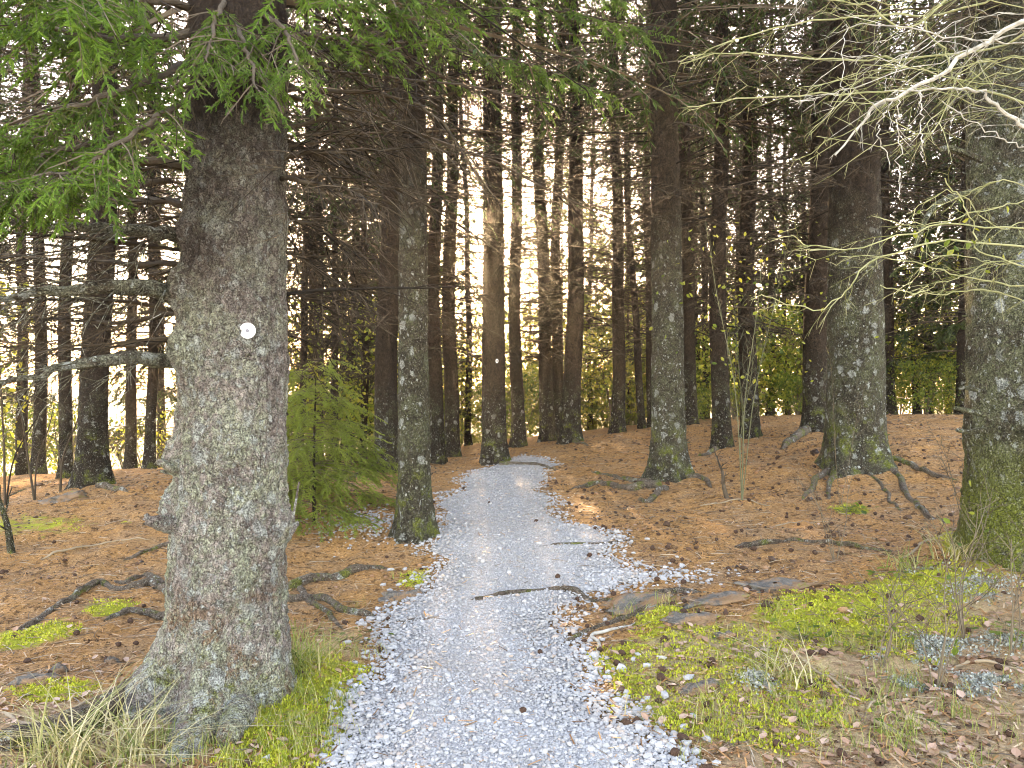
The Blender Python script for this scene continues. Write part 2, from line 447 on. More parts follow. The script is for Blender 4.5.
def cast(fn, px, py):
    d = np.array([(px - CX) / FPX, 1, -(py - CY) / FPX]); ts = np.linspace(1.5, 40, 800)
    q = np.array([0, 0, CAMZ]) + ts[:, None] * d
    below = q[:, 2] < fn(q[:, 0], q[:, 1])
    k = int(np.argmax(below)) if below.any() else 799
    a, b = ts[max(k - 1, 0)], ts[k]
    for _ in range(18):
        m = .5 * (a + b); p_ = np.array([0, 0, CAMZ]) + m * d
        if p_[2] < fn(p_[0], p_[1]): b = m
        else: a = m
    return np.array([0, 0, CAMZ]) + b * d

_rows = [(800, 285, 725), (768, 318, 696), (735, 340, 668), (700, 368, 640), (660, 388, 600), (630, 398, 578), (605, 402, 582), (585, 408, 668), (565, 418, 660),
         (545, 430, 618), (520, 440, 572), (500, 446, 556), (482, 455, 546), (468, 470, 560), (463, 482, 556)]
_pl = np.array([cast(hbase, l, y) for y, l, r_ in _rows]); _pr = np.array([cast(hbase, r_, y) for y, l, r_ in _rows])
_ys = .5 * (_pl[:, 1] + _pr[:, 1])
_ye = _ys[-1]
_ys = np.concatenate([[-6], _ys, [_ye + .5, _ye + 1.2, 90]])
_pL = np.concatenate([[-.9], _pl[:, 0], [_pl[-1, 0] + .45, _pl[-1, 0] + .75, 3]]); _pR = np.concatenate([[.9], _pr[:, 0], [_pr[-1, 0] - .25, _pl[-1, 0] + .7, 2]])
def path_d(x, y):
    """signed distance-ish inside the path (positive inside)"""
    L = np.interp(y, _ys, _pL) + .02; R = np.interp(y, _ys, _pR) - .07
    wob = .12 * vnoise(np.stack([x * 0 + 3 + np.sign(x - L - .5), y * 1.7, y * 0], -1), 5) + .11 * vnoise(np.stack([x * 3.1, y * 3.1, y * 0], -1), 6)
    return np.minimum(x - L, R - x) + wob

def h(x, y):
    x = np.asarray(x, float); y = np.asarray(y, float)
    p = np.stack([x, y, x * 0], -1)
    rough = .07 * fbm(p * .9, 3, 11) + .05 * fbm(p * 4, 3, 12) + .02 * fbm(p * 11, 2, 13)
    k = np.clip(.35 - path_d(x, y) * 1.6, .18, 1)
    near = np.clip(1.3 - np.hypot(x, y) / 30, 0, 1)
    return hbase(x, y) + rough * k * near
def G(px, py): return cast(h, px, py)
def onground(x, y, dz=0.): return np.stack([x, y, h(x, y) + dz], -1)

def blob(x, y, cx, cy_, rx, ry):
    return np.exp(-(((x - cx) / rx) ** 2 + ((y - cy_) / ry) ** 2))
# moss and thatch patches by where they lie on the ground
_moss = [(735, 690, .58, .5, 1.15), (880, 622, .55, .5, 1.0), (930, 585, .5, .4, .7), (800, 610, .3, .3, .5), (25, 636, .35, .28, 1.1), (112, 606, .16, .2, 1.), (60, 690, .3, .16, .7),
         (310, 690, .32, .5, 1.0), (290, 740, .3, .3, .9), (660, 610, .22, .22, .8), (415, 580, .14, .22, .9), (850, 510, .2, .3, .8), (620, 660, .2, .18, .7), (690, 640, .4, .3, .7), (985, 545, .25, .5, 1.1), (20, 525, .9, .5, .55)]
_mossw = [(*G(a, b)[:2], c, d, e) for a, b, c, d, e in _moss]
_that = [(880, 700, 1.1, .8, 1.0), (960, 740, .8, .5, 1.), (700, 650, .5, .5, .7), (1000, 620, .6, .7, .8), (130, 740, .6, .4, 1.0), (30, 740, .5, .5, .8), (330, 650, .3, .5, .8)]
_thatw = [(*G(a, b)[:2], c, d, e) for a, b, c, d, e in _that]
def mossf(x, y): return np.clip(sum(e * blob(x, y, a, b, c, d) for a, b, c, d, e in _mossw), 0, 1.1)
def thatf(x, y): return np.clip(sum(e * blob(x, y, a, b, c, d) for a, b, c, d, e in _thatw), 0, 1.1)

# the ground: one sheet, dense near the camera, out to the horizon
def spaced(dense_lo, dense_hi, step, far, n):
    a = np.arange(dense_lo, dense_hi + step / 2, step)
    g = np.geomspace(step * 1.5, far, n)
    return np.concatenate([(dense_lo - g)[::-1], a, dense_hi + g])
xs = spaced(-6, 7, .05, 500, 70); ys = spaced(2.2, 14, .05, 500, 80)
X, Y = np.meshgrid(xs, ys); Z = h(X, Y)
Vg = np.stack([X, Y, Z], -1).reshape(-1, 3)
nx, ny = len(xs), len(ys)
ii = (np.arange(ny - 1)[:, None] * nx + np.arange(nx - 1)[None]).ravel()
mb = MB(); mb.add(Vg, np.stack([ii, ii + 1, ii + nx + 1, ii + nx], -1))
xr, yr = X.ravel(), Y.ravel()
rr = np.hypot((xr - 1) * .9, yr - 9)
fld = np.clip((rr - 13.5) / 5, 0, 1) * np.where(xr < 3 - (yr - 15) * .05, 1, .55)
tag(mb.build('forest_floor', M['floor'], smooth=True, attrs={'moss': mossf(xr, yr), 'thatch': thatf(xr, yr), 'field': fld}), kind='structure')

# the gravel path lying on it
ty = np.concatenate([np.arange(1.0, 9, .06), np.arange(9, _ye + .9, .1)]); tt = np.linspace(0, 1, 30)
rowsV, nrow = [], 0
for y in ty:
    L = np.interp(y, _ys, _pL); R = np.interp(y, _ys, _pR)
    q = np.linspace(L - .3, R + .3, 90); dd = path_d(q, q * 0 + y)
    ins = q[dd > .05]
    if len(ins) < 2: continue
    x_ = ins.min() + (ins.max() - ins.min()) * tt
    edge = np.minimum(tt, 1 - tt) * (ins.max() - ins.min())
    rowsV.append(np.stack([x_, x_ * 0 + y, h(x_, x_ * 0 + y) + np.where(edge < .02, -.02, .006) + .02 * np.clip(edge / .3, 0, 1)], -1))
Vp = np.array(rowsV).reshape(-1, 3); n2_ = len(tt)
ii = (np.arange(len(rowsV) - 1)[:, None] * n2_ + np.arange(n2_ - 1)[None]).ravel()
mb = MB(); mb.add(Vp, np.stack([ii, ii + 1, ii + n2_ + 1, ii + n2_], -1))
tag(mb.build('gravel_path', M['gravel_bed'], smooth=True), kind='structure')
def htop(x, y):
    d = path_d(x, y)
    return h(x, y) + np.where(d > 0, .006 + .02 * np.clip(d / .3, 0, 1), 0)

# ---------------------------------------------------------------- wood and foliage makers
def wiggle(a, d, L, n, droop=.0, jit=.06, up=0.):
    """a branch axis from a along d, n points"""
    t = np.linspace(0, 1, n); d = norm(d)
    P_ = a + d * L * t[:, None]
    P_[:, 2] += L * (up * t - droop * t * t)
    nz = rng.normal(size=(n, 3)) * jit * L / n * 1.6; nz[0] = 0
    return P_ + np.cumsum(nz, 0) * .6

def twiggy(mb, axis, r0, r1, k=4, ntw=8, ltw=.45, flat=.6, sub=3, mi=0, rt=.004, tmin=.15, hang=.15):
    """wood along axis with side twigs and their own twiglets"""
    n = len(axis)
    mb.add(*tube(axis, np.linspace(r0, r1, n), k), mi)
    L = np.linalg.norm(np.diff(axis, axis=0), axis=1).sum()
    T = norm(np.gradient(axis, axis=0))
    for i in range(ntw):
        t = tmin + (1 - tmin) * (i + rng.random()) / ntw
        f = t * (n - 1); a = int(min(f, n - 2)); p = axis[a] + (axis[a + 1] - axis[a]) * (f - a)
        side = norm(np.cross(T[a], [0, 0, 1])) * (1 if i % 2 else -1)
        d = norm(T[a] * U(.5, 1.0) + side * U(.5, 1.1) + np.array([0, 0, U(-.7, .35)]) * flat)
        l = ltw * (1.15 - .75 * t) * U(.45, 1.25)
        ax = wiggle(p, d, l, 4, hang, .10)
        mb.add(*tube(ax, np.linspace(rt, rt * .45, 4), 3), mi)
        T2 = norm(np.gradient(ax, axis=0))
        for j in range(sub):
            q = ax[rng.integers(1, 4)] if j else ax[2]
            d2 = norm(T2[2] + rng.normal(size=3) * .6 + np.array([0, 0, -.15]))
            mb.add(*tube(wiggle(q, d2, l * U(.25, .6), 3, .1, .1), [rt * .6, rt * .5, rt * .3], 3), mi)

def dead_set(z0, z1, n, L=(.8, 2.2), ntw=8, sub=3, rt=.0035, arc=(0, 2 * math.pi)):
    mb = MB()
    for i in range(n):
        z = z0 + (z1 - z0) * (i + rng.random()) / n; a = U(*arc)
        l = U(*L) * (.55 + .45 * min(1, (z - z0 + .4) / 2.0))
        d = [math.cos(a), math.sin(a), U(-.25, .2)]
        twiggy(mb, wiggle(np.array([0, 0, z]), d, l, 7, U(-.05, .25), .07), U(.009, .016), .0035, 4, int(ntw * U(.6, 1.3)), .5, .6, sub, 0, rt)
    return mb

def needle_shoot(L, n, nl=.014, w=.003):
    t = np.linspace(0, 1, n); ph = rng.uniform(0, 2 * math.pi, n)
    b = np.stack([t * L, t * 0, t * 0], -1)
    d = np.stack([np.full(n, .62), np.cos(ph) * .85, np.sin(ph) * .55 + .12], -1)
    s_ = norm(np.cross(d, rng.normal(size=(n, 3)))) * w / 2
    V = np.stack([b + s_, b - s_, b + d * nl * (1 - .35 * t)[:, None]], 1).reshape(-1, 3)
    w2 = nl * .42; k = 3 * n
    c_ = np.array([[0, 0, 0], [L * .3, w2, 0], [L * 1.08, 0, 0], [L * .3, -w2, 0], [0, 0, 0], [L * .3, 0, w2], [L * 1.08, 0, 0], [L * .3, 0, -w2]])
    return np.concatenate([V, c_]), np.concatenate([np.arange(k).reshape(-1, 3), k + np.array([[0, 1, 2], [0, 2, 3], [4, 5, 6], [4, 6, 7]])])

def diamond_shoot(L, w):
    V = np.array([[0, 0, 0], [L * .45, w / 2, .1 * w], [L, 0, 0], [L * .45, -w / 2, .1 * w], [0, 0, 0], [L * .5, 0, w * .4], [L, 0, 0], [L * .5, 0, -w * .4]])
    return V, np.array([[0, 1, 2, 3], [4, 5, 6, 7]])

def frond(L, proto, spacing, sl, lat=.42, droop=.25, wood=True, keep=1.0, third=True):
    """one flat spruce spray along +x: needles (V,F) and wood (V,F)"""
    T_, D_ = [], []
    mbw = MB()
    ax = lambda t: np.array([t * L, 0, -droop * L * t * t])
    for t in np.arange(.08, 1.0, sl / L): T_.append(ax(t)); D_.append([1, 0, -2 * droop * t])
    if wood: mbw.add(*tube([ax(t) for t in np.linspace(0, 1, 5)], np.linspace(.006, .002, 5) * (L / .6), 3))
    n = int(L / spacing)
    for i in range(1, n + 1):
        for sd in (-1, 1):
            if rng.random() > keep: continue
            t = (i + U(-.3, .3)) / (n + 1); p = ax(t)
            l = max(sl, lat * L * (1 - t) ** .75 * U(.3, 1.35))
            an = U(.55, 1.2) * sd
            d = np.array([math.cos(an), math.sin(an), -2 * droop * t + U(-.45, .2)]); d = norm(d)
            m = max(1, int(l / sl))
            for j in range(m):
                q = p + d * sl * j + np.array([0, 0, -.25 * (sl * j) ** 2 / max(l, .05)])
                T_.append(q); D_.append(d + np.array([0, 0, -.3 * j / m]))
                if third and j > 0:
                    for s2 in (-1, 1):
                        if rng.random() < .5:
                            a2 = math.atan2(d[1], d[0]) + s2 * U(.6, .95)
                            T_.append(q); D_.append([math.cos(a2), math.sin(a2), d[2] - U(0, .3)])
            if wood and m > 1: mbw.add(*tube([p, p + d * l * .5, p + d * l * .95 + np.array([0, 0, -.06 * l])], [.003, .002, .0012], 3))
    T_ = np.array(T_); D_ = np.array(D_) + rng.normal(size=(len(T_), 3)) * .12
    mb = MB(); S = U(.75, 1.2, len(T_))
    k = len(proto)
    ch = rng.integers(0, k, len(T_)); Fr = frame(D_)
    for c_ in range(k): stamp(mb, proto[c_], Fr[ch == c_], T_[ch == c_], S[ch == c_])
    return (np.concatenate(mb.V), np.concatenate([f for f, _ in mb.F])), ((np.concatenate(mbw.V), np.concatenate([f for f, _ in mbw.F])) if mbw.n else None)

SH_NEAR = [needle_shoot(U(.05, .065), 26, .020, .0042) for _ in range(5)]
FR_NEAR = [frond(U(.42, .6), SH_NEAR, .046, .058, .40, U(.1, .35), True, .92) for _ in range(6)]
SH_MID = [diamond_shoot(.085, .022), diamond_shoot(.075, .018)]
FR_MID = [frond(U(.5, .7), SH_MID, .06, .085, .42, U(.2, .45), True, .9, True) for _ in range(4)]
SH_BACK = [diamond_shoot(.19, .075), diamond_shoot(.15, .065)]
FR_BACK = [frond(U(.7, .95), SH_BACK, .10, .15, .45, U(.2, .45), False, .95, True) for _ in range(4)]

def put_fronds(mb, protos, T_, D_, S, up=None):
    """needles get material 0, wood material 1"""
    T_ = np.asarray(T_); D_ = np.asarray(D_); S = np.asarray(S)
    if len(T_) == 0: return
    Fr = frame(D_, np.array([0, 0, 1.]) + rng.normal(size=(len(T_), 3)) * .25)
    ch = rng.integers(0, len(protos), len(T_))
    for c_, (nd, wd) in enumerate(protos):
        m = ch == c_
        stamp(mb, nd, Fr[m], T_[m], S[m], 0)
        if wd is not None: stamp(mb, wd, Fr[m], T_[m], S[m], 1)

def limb_fronds(axis, step, t0=.25, size=1., hang=.35):
    """places and directions of sprays along a limb axis"""
    L = np.linalg.norm(np.diff(axis, axis=0), axis=1).sum(); n = max(2, int(L * (1 - t0) / step))
    T_, D_, S = [], [], []
    T0 = norm(np.gradient(axis, axis=0))
    for i in range(n):
        t = t0 + (1 - t0) * (i + rng.random()) / n; f = t * (len(axis) - 1); a = int(min(f, len(axis) - 2))
        p = axis[a] + (axis[a + 1] - axis[a]) * (f - a); d = T0[a]
        side = norm(np.cross(d, [0, 0, 1])) * (1 if i % 2 else -1)
        T_.append(p); D_.append(norm(d * U(.5, 1.1) + side * U(.5, 1.0) + np.array([0, 0, U(-.5, .1) - hang])))
        S.append(size * U(.6, 1.2) * (1.1 - .4 * t))
    T_.append(axis[-1]); D_.append(T0[-1]); S.append(size * .8)
    return T_, D_, S

def crown_set(z0, z1, R0, protos, whorl=.42, per=5, step=.3, fsize=1., low=1.0, hang=.3, rise=.12):
    mb = MB(); z = z0; T_, D_, S = [], [], []
    while z < z1:
        f = (z - z0) / (z1 - z0)
        R = R0 * (1 - f) ** .8 * (low + (1 - low) * min(1, f * 4)) + .25
        for i in range(per):
            a = U(0, 2 * math.pi); l = R * U(.65, 1.12)
            ax = wiggle(np.array([0, 0, z + U(-.15, .15)]), [math.cos(a), math.sin(a), .05], l, 6, .22, .05, rise)
            mb.add(*tube(ax, np.linspace(.02, .005, 6) * min(1, R0 / 2), 3), 1)
            t_, d_, s_ = limb_fronds(ax, step, .22, fsize, hang)
            T_ += t_; D_ += d_; S += s_
        z += whorl * U(.8, 1.2)
    put_fronds(mb, protos, T_, D_, S)
    return mb

DEAD = [dead_set(1.7, 8.8, 100, (.8, 2.5), 12, 3, .0045).mesh('dead_branches', M['deadwood']) for _ in range(4)]
DEAD_BACK = [dead_set(1.0, 9, 80, (.8, 2.3), 11, 2, .0075).mesh('dead_branches', M['deadwood']) for _ in range(2)]
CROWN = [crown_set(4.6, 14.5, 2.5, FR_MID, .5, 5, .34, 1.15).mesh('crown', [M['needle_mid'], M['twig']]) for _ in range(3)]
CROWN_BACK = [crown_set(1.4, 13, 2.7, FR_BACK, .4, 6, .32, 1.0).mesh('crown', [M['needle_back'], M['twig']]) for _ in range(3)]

CROWN_YOUNG = [crown_set(1.0, 13, 2.7, FR_BACK, .42, 6, .34, 1.0).mesh('crown', [M['needle_light'], M['twig']]) for _ in range(2)]
def bole(r, H, lean=(0, 0), sides=20, rings=40, flare=.5, nroot=5, knob=.04, bark=0., seed=0, zlow=-.35, taper=.045, lobes=None, flare_h=.22, knots=(), stubs=0, sway=.0):
    """trunk mesh in local coordinates, base at z=0; r is the radius at breast height"""
    z = zlow + (H - zlow) * (np.linspace(0, 1, rings) ** 1.5)
    th = np.arange(sides) * 2 * math.pi / sides
    Zm, Th = np.meshgrid(z, th, indexing='ij')
    rad = r * np.clip(1 - taper * (Zm - 1.3), .15, None)
    fl = np.exp(-np.clip(Zm, -.15, None) / flare_h)
    lob = np.zeros_like(Th)
    for a, w_, s_ in (lobes if lobes is not None else [(2 * math.pi * i / nroot + U(-.4, .4), U(.25, .45), U(.7, 1.3)) for i in range(nroot)]):
        dth = (Th - a + math.pi) % (2 * math.pi) - math.pi
        lob = lob + s_ * np.exp(-(dth / w_) ** 2)
    rad = rad * (1 + flare * fl * (.35 + .85 * lob))
    cs = np.stack([np.cos(Th) * 1.0, np.sin(Th) * 1.0, Zm * 1.0], -1)
    rad = rad * (1 + knob * fbm(cs * np.array([1.3, 1.3, 1.6]), 3, seed))
    rad = rad * (1 + knob * .45 * fbm(cs * np.array([4.5, 4.5, 5.0]), 3, seed + 7))
    if bark:
        q = np.stack([np.cos(Th) * r, np.sin(Th) * r, Zm * .6], -1)
        d1, d2 = worley(q * 30, seed)
        rad = rad + bark * (np.clip((d2 - d1) * 2.2, 0, 1) - .5) + bark * 1.2 * fbm(q * 26, 3, seed + 3) + bark * 1.4 * fbm(q * 9, 2, seed + 4)
    for kt, kz, ks, ka in knots:
        dk = np.hypot(((Th - kt + math.pi) % (2 * math.pi) - math.pi) * r, (Zm - kz) * .8) / ks
        rad = rad + 1.7 * ka * (np.exp(-dk ** 2) - .9 * np.exp(-(dk / .32) ** 2)) + .25 * ka * np.cos(dk * 14) * np.exp(-dk ** 2)
    zc = np.clip(Zm, 0, None); swx = sway * (np.sin(zc * .55 + seed) - math.sin(seed)) + sway * .4 * (np.sin(zc * 1.5 + seed * 2) - math.sin(seed * 2))
    V = np.stack([np.cos(Th) * rad + lean[0] * Zm + swx, np.sin(Th) * rad + lean[1] * Zm, Zm], -1)
    i = np.arange(rings - 1)[:, None] * sides; j = np.arange(sides)[None]; j2 = (j + 1) % sides
    F = np.stack([i + j, i + j2, i + sides + j2, i + sides + j], -1).reshape(-1, 4)
    mb = MB(); mb.add(V.reshape(-1, 3), F)
    for _ in range(stubs):
        a, zz = U(0, 6.28), U(.35, 4.5); k = int(np.argmin(abs(z - zz))); j0 = int(a / 6.2832 * sides) % sides; p = V[k, j0]
        d = np.array([math.cos(a), math.sin(a), U(-.2, .5)]); l = U(.012, .05)
        mb.add(*tube([p - d * .02, p + d * l * .5, p + d * l], np.array([1.3, 1, .7]) * U(.004, .009), 5))
    return mb

def ground_tube(P_, r0, r1, k=8, n=28, sink=.35, rough=.25, seed=0, both=False):
    """a root or stick lying along ground points"""
    Q = smooth_line(P_, n); t = np.linspace(0, 1, n)
    R = (r0 + (r1 - r0) * t) * (1 + rough * vnoise(Q * 7, seed))
    Q[:, 2] = htop(Q[:, 0], Q[:, 1]) + R * (1 - 2 * sink) + np.minimum(.02, R * .7) * vnoise(Q * 4.5, seed + 2)
    en = np.clip((1 - t) / .12, 0, 1); R = R * (.25 + .75 * en ** .6); Q[:, 2] -= R * 1.2 * (1 - en)
    if both: st = np.clip(t / .1, 0, 1); R = R * (.35 + .65 * st ** .6); Q[:, 2] -= R * 1.2 * (1 - st)
    Q[:, :2] += .035 * np.stack([vnoise(Q * 3.5, seed + 5), vnoise(Q * 3.5, seed + 6)], -1) * np.clip(t * 4, 0, 1)[:, None]
    return tube(Q, R, k)

def add_root(parent, base, pts, r0, r1, mat='bark_root', sink=.35, label=None):
    mb = MB(); V, F = ground_tube(np.array([G(*p) if len(p) == 2 else p for p in pts]), r0, r1, 10, 36, sink, .25, int(U(0, 99)))
    mb.add(V - base, F)
    o = mb.build('root', M[mat], parent, smooth=True)
    if label: o['label'] = label
    return o

# ---------------------------------------------------------------- the trees
GRP_MID = 'spruces of the grove around the path'
# px of the bole, base row, depth, diameter, lean, bark, sides, dead set, crown, label
TREES = [
 (415, 535, 7.2, .285, -.004, 'bark_grey', 2, 0, 'slender grey spruce at the left path edge, speckled with pale lichen to its foot'),
 (669, 478, 10.0, .42, -.006, 'bark_grey', 2, 1, 'stout grey spruce with spreading roots just right of where the path narrows'),
 (856, 462, 9.5, .66, .0, 'bark_grey', 2, 2, 'thick mossy spruce with forked roots creeping over the needle floor right of the path'),
 (494, 463, 13.0, .40, .0, 'bark_brown', 2, 3, 'straight brown spruce at the head of the path bearing a tiny white marker'),
 (388, 469, 11.5, .34, .002, 'bark_brown', 1, 0, 'brown spruce half hidden just left of the slender lichen spotted tree'),
 (437, 462, 13.2, .24, .0, 'bark_brown', 1, 1, 'dark thin spruce peeking out on the right behind the slender lichen spotted tree'),
 (452, 455, 15.0, .28, .0, 'bark_brown', 1, 2, 'dark spruce standing alone between the slender lichen spotted tree and the marked tree'),
 (519, 448, 15.5, .26, -.012, 'bark_brown', 1, 3, 'thin dark spruce right next to the marked tree at the path head'),
 (548, 440, 16.0, .29, -.012, 'bark_brown', 1, 0, 'left leaning dark spruce joined at the foot to the thicker one beside it'),
 (557, 441, 16.6, .25, .012, 'bark_brown', 1, 1, 'dark spruce squeezed behind the leaning one near the path head'),
 (571, 440, 15.0, .35, .0, 'bark_brown', 1, 2, 'thick dark spruce with mossy foot right of the close pair at the path head'),
 (617, 435, 17.0, .29, -.004, 'bark_brown', 1, 3, 'dark spruce standing clear on the low rise beyond the path head'),
 (642, 428, 18.0, .17, -.045, 'bark_brown', 1, 0, 'very thin spruce leaning left beyond the path head'),
 (652, 430, 18.5, .22, .0, 'bark_brown', 1, 1, 'thin dark spruce tucked just left behind the stout grey spruce'),
 (690, 425, 15.0, .27, .0, 'bark_brown', 1, 2, 'black looking spruce in deep shade just right behind the stout grey spruce'),
 (722, 448, 12.0, .27, -.003, 'bark_brown', 1, 3, 'brown spruce with lichened foot left of the whippy green sapling'),
 (750, 436, 13.5, .30, .0, 'bark_brown', 1, 0, 'brown spruce directly behind the whippy green sapling'),
 (817, 432, 12.5, .38, .0, 'bark_brown', 1, 1, 'dark brown spruce pressed behind the left side of the thick mossy spruce'),
 (889, 415, 17.0, .27, .0, 'bark_brown', 1, 2, 'dark spruce showing in the gap right of the thick mossy spruce'),
 (965, 415, 16.0, .29, .0, 'bark_brown', 1, 3, 'dark spruce half hidden by the left edge of the lichen covered tree'),
 (93, 485, 9.0, .31, .016, 'bark_brown', 1, 0, 'dark spruce at the left edge of the grove with a pale field behind it'),
 (66, 474, 10.8, .17, .012, 'bark_brown', 1, 1, 'thin dark spruce just left behind the dark one by the pale field'),
]
tree_at = {}
def put_tree(px, Yd, dia, lean, bark, det, var, label, group=None, dead=DEAD, crown=CROWN, sc=1., H=13., x=None, dz=0.):
    x = (px - CX) / FPX * Yd if x is None else x; z = float(h(x, Yd)); base = np.array([x, Yd, z])
    t = empty('spruce_tree', base, label, 'tree', group)
    mb = bole(dia / 2, H, (lean, U(-.01, .01)), 64 if det == 2 else 20, 260 if det == 2 else 46, U(.35, .6), int(rng.integers(4, 7)), .05, .007 if det == 2 else 0., int(U(0, 999)), stubs=70 if det == 2 else 0, sway=.012 if det == 2 else .05)
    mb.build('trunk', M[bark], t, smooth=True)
    if dead is not None: link('dead_branches', dead[var % len(dead)], t, (0, 0, 1.5 if det == 2 else .5 if dia > .33 else 0), U(0, 6.28), (sc, sc, sc * U(.9, 1.1)))
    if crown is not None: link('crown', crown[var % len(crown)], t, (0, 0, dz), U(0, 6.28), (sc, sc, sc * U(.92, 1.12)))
    return t, base
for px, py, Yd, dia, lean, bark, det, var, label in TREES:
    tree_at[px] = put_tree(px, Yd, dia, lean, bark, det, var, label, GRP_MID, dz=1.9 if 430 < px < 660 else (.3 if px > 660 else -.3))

# back of the grove: slim boles, then spruces with low crowns, out where the light comes through
BACKT = [(770, 22, .2), (788, 23, .14), (799, 22, .16), (917, 19, .16), (929, 19.5, .2), (706, 21, .18), (735, 23, .16), (845, 21, .2), (590, 24, .16), (468, 21, .18),
         (426, 20, .2), (350, 18, .22), (312, 16, .2), (285, 19, .22), (22, 16, .22), (130, 15, .2), (948, 22, .18), (1000, 18, .24), (1040, 14, .3), (-12, 11.5, .2), (38, 13, .2), (150, 12.5, .16), (335, 14, .13), (362, 16, .16), (298, 13, .12), (318, 18, .2), (675, 24, .2)]
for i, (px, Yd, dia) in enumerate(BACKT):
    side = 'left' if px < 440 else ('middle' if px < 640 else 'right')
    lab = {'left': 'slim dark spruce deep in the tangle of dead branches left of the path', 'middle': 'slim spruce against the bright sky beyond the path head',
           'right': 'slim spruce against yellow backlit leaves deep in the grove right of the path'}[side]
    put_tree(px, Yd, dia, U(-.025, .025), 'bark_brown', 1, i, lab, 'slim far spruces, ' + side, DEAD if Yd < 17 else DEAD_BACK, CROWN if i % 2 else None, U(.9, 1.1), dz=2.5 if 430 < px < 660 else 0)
LOWC = [(-5.2, 24), (-10.5, 23), (-3.4, 22), (-15, 21), (-4.6, 27), (4.2, 28), (6, 25), (8, 27), (9.5, 23), (11.5, 25), (13, 20), (14.5, 24), (10.5, 17), (7.2, 31), (-9, 29), (12, 30), (-5.5, 35)]
for i, (x, Yd) in enumerate(LOWC):
    side = 'left' if x < -2 else ('middle' if x < 4.5 else 'right')
    lab = {'left': 'dense green spruce with low boughs at the left back of the grove', 'middle': 'backlit spruce with low boughs beyond the path head',
           'right': 'dense green spruce with low boughs behind the right hand boles'}[side]
    put_tree(0, Yd, .24, 0, 'bark_brown', 1, i, lab, 'low boughed spruces, ' + side, None, CROWN_BACK, U(.8, 1.1), 12., x)

for i, (px, Yd) in enumerate([(432, 22), (462, 27), (500, 25), (530, 29), (562, 24), (596, 27), (628, 23), (660, 26), (402, 25), (370, 23)]):
    x = (px - CX) / FPX * Yd
    b_ = np.array([x, Yd, float(h(x, Yd))]); t = empty('young_spruce', b_, 'young backlit spruce in the light beyond the path head', 'tree', 'young spruces beyond the path head'); k_ = U(.38, .72)
    m_ = MB(); m_.add(*tube([[0, 0, -.3], [0, 0, 3 * k_ * 2], [0, 0, 12.5 * k_]], [.05, .04, .01], 6)); m_.build('trunk', M['bark_brown'], t)
    link('crown', CROWN_YOUNG[i % 2], t, (0, 0, -.4), U(0, 6.28), (k_ * 1.2, k_ * 1.2, k_))
# ---------------------------------------------------------------- front left spruce
A_Y = 3.9
ax0 = (228 - CX) / FPX * A_Y
baseA = np.array([ax0, A_Y, float(h(ax0, A_Y))])
A = empty('spruce_tree', baseA, 'massive front spruce with a white disc, crusted with pale lichen, leafy boughs above', 'tree')
lobes = [(-1.5, .30, 2.1), (-2.75, .42, 1.8), (-.35, .35, .35), (1.2, .4, .9), (2.4, .4, .9)]
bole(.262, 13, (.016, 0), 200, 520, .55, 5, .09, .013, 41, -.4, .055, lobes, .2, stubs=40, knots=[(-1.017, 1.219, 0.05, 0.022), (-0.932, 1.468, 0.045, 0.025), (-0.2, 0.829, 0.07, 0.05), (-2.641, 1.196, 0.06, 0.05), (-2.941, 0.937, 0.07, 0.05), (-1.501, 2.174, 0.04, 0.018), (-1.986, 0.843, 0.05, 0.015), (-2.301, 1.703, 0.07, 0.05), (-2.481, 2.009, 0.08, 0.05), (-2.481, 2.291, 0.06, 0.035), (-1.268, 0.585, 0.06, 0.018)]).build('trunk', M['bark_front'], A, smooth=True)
DEADA = dead_set(1.75, 5.0, 55, (.9, 2.3), 12, 4, .004, (.25, 3.5))
DEADA.build('dead_branches', M['deadwood'], A)
link('crown', CROWN[1], A, (0, 0, -1.0), 1.1, (1.05, 1.05, 1.0))
def limb(parent, base, pts, r0, r1, mat='deadwood_near', ntw=10, ltw=.45, sub=3, name='branch', n=16, rt=.004, k=8, hang=.25, jit=.007):
    ax = smooth_line([P(*p) for p in pts], n); ax[2:-1] += rng.normal(size=(n - 3, 3)) * jit
    mb = MB(); twiggy(mb, ax - base, r0, r1, k, ntw, ltw, .8, sub, 0, rt, .12, hang)
    mb.build(name, M[mat], parent)
    return ax
live = MB(); Tn, Dn, Sn = [], [], []
def leafed(ax, base, step=.07, t0=.2, size=.8, hang=.2):
    t_, d_, s_ = limb_fronds(ax - base, step, t0, size, hang)
    Tn.extend(t_); Dn.extend(d_); Sn.extend(s_)
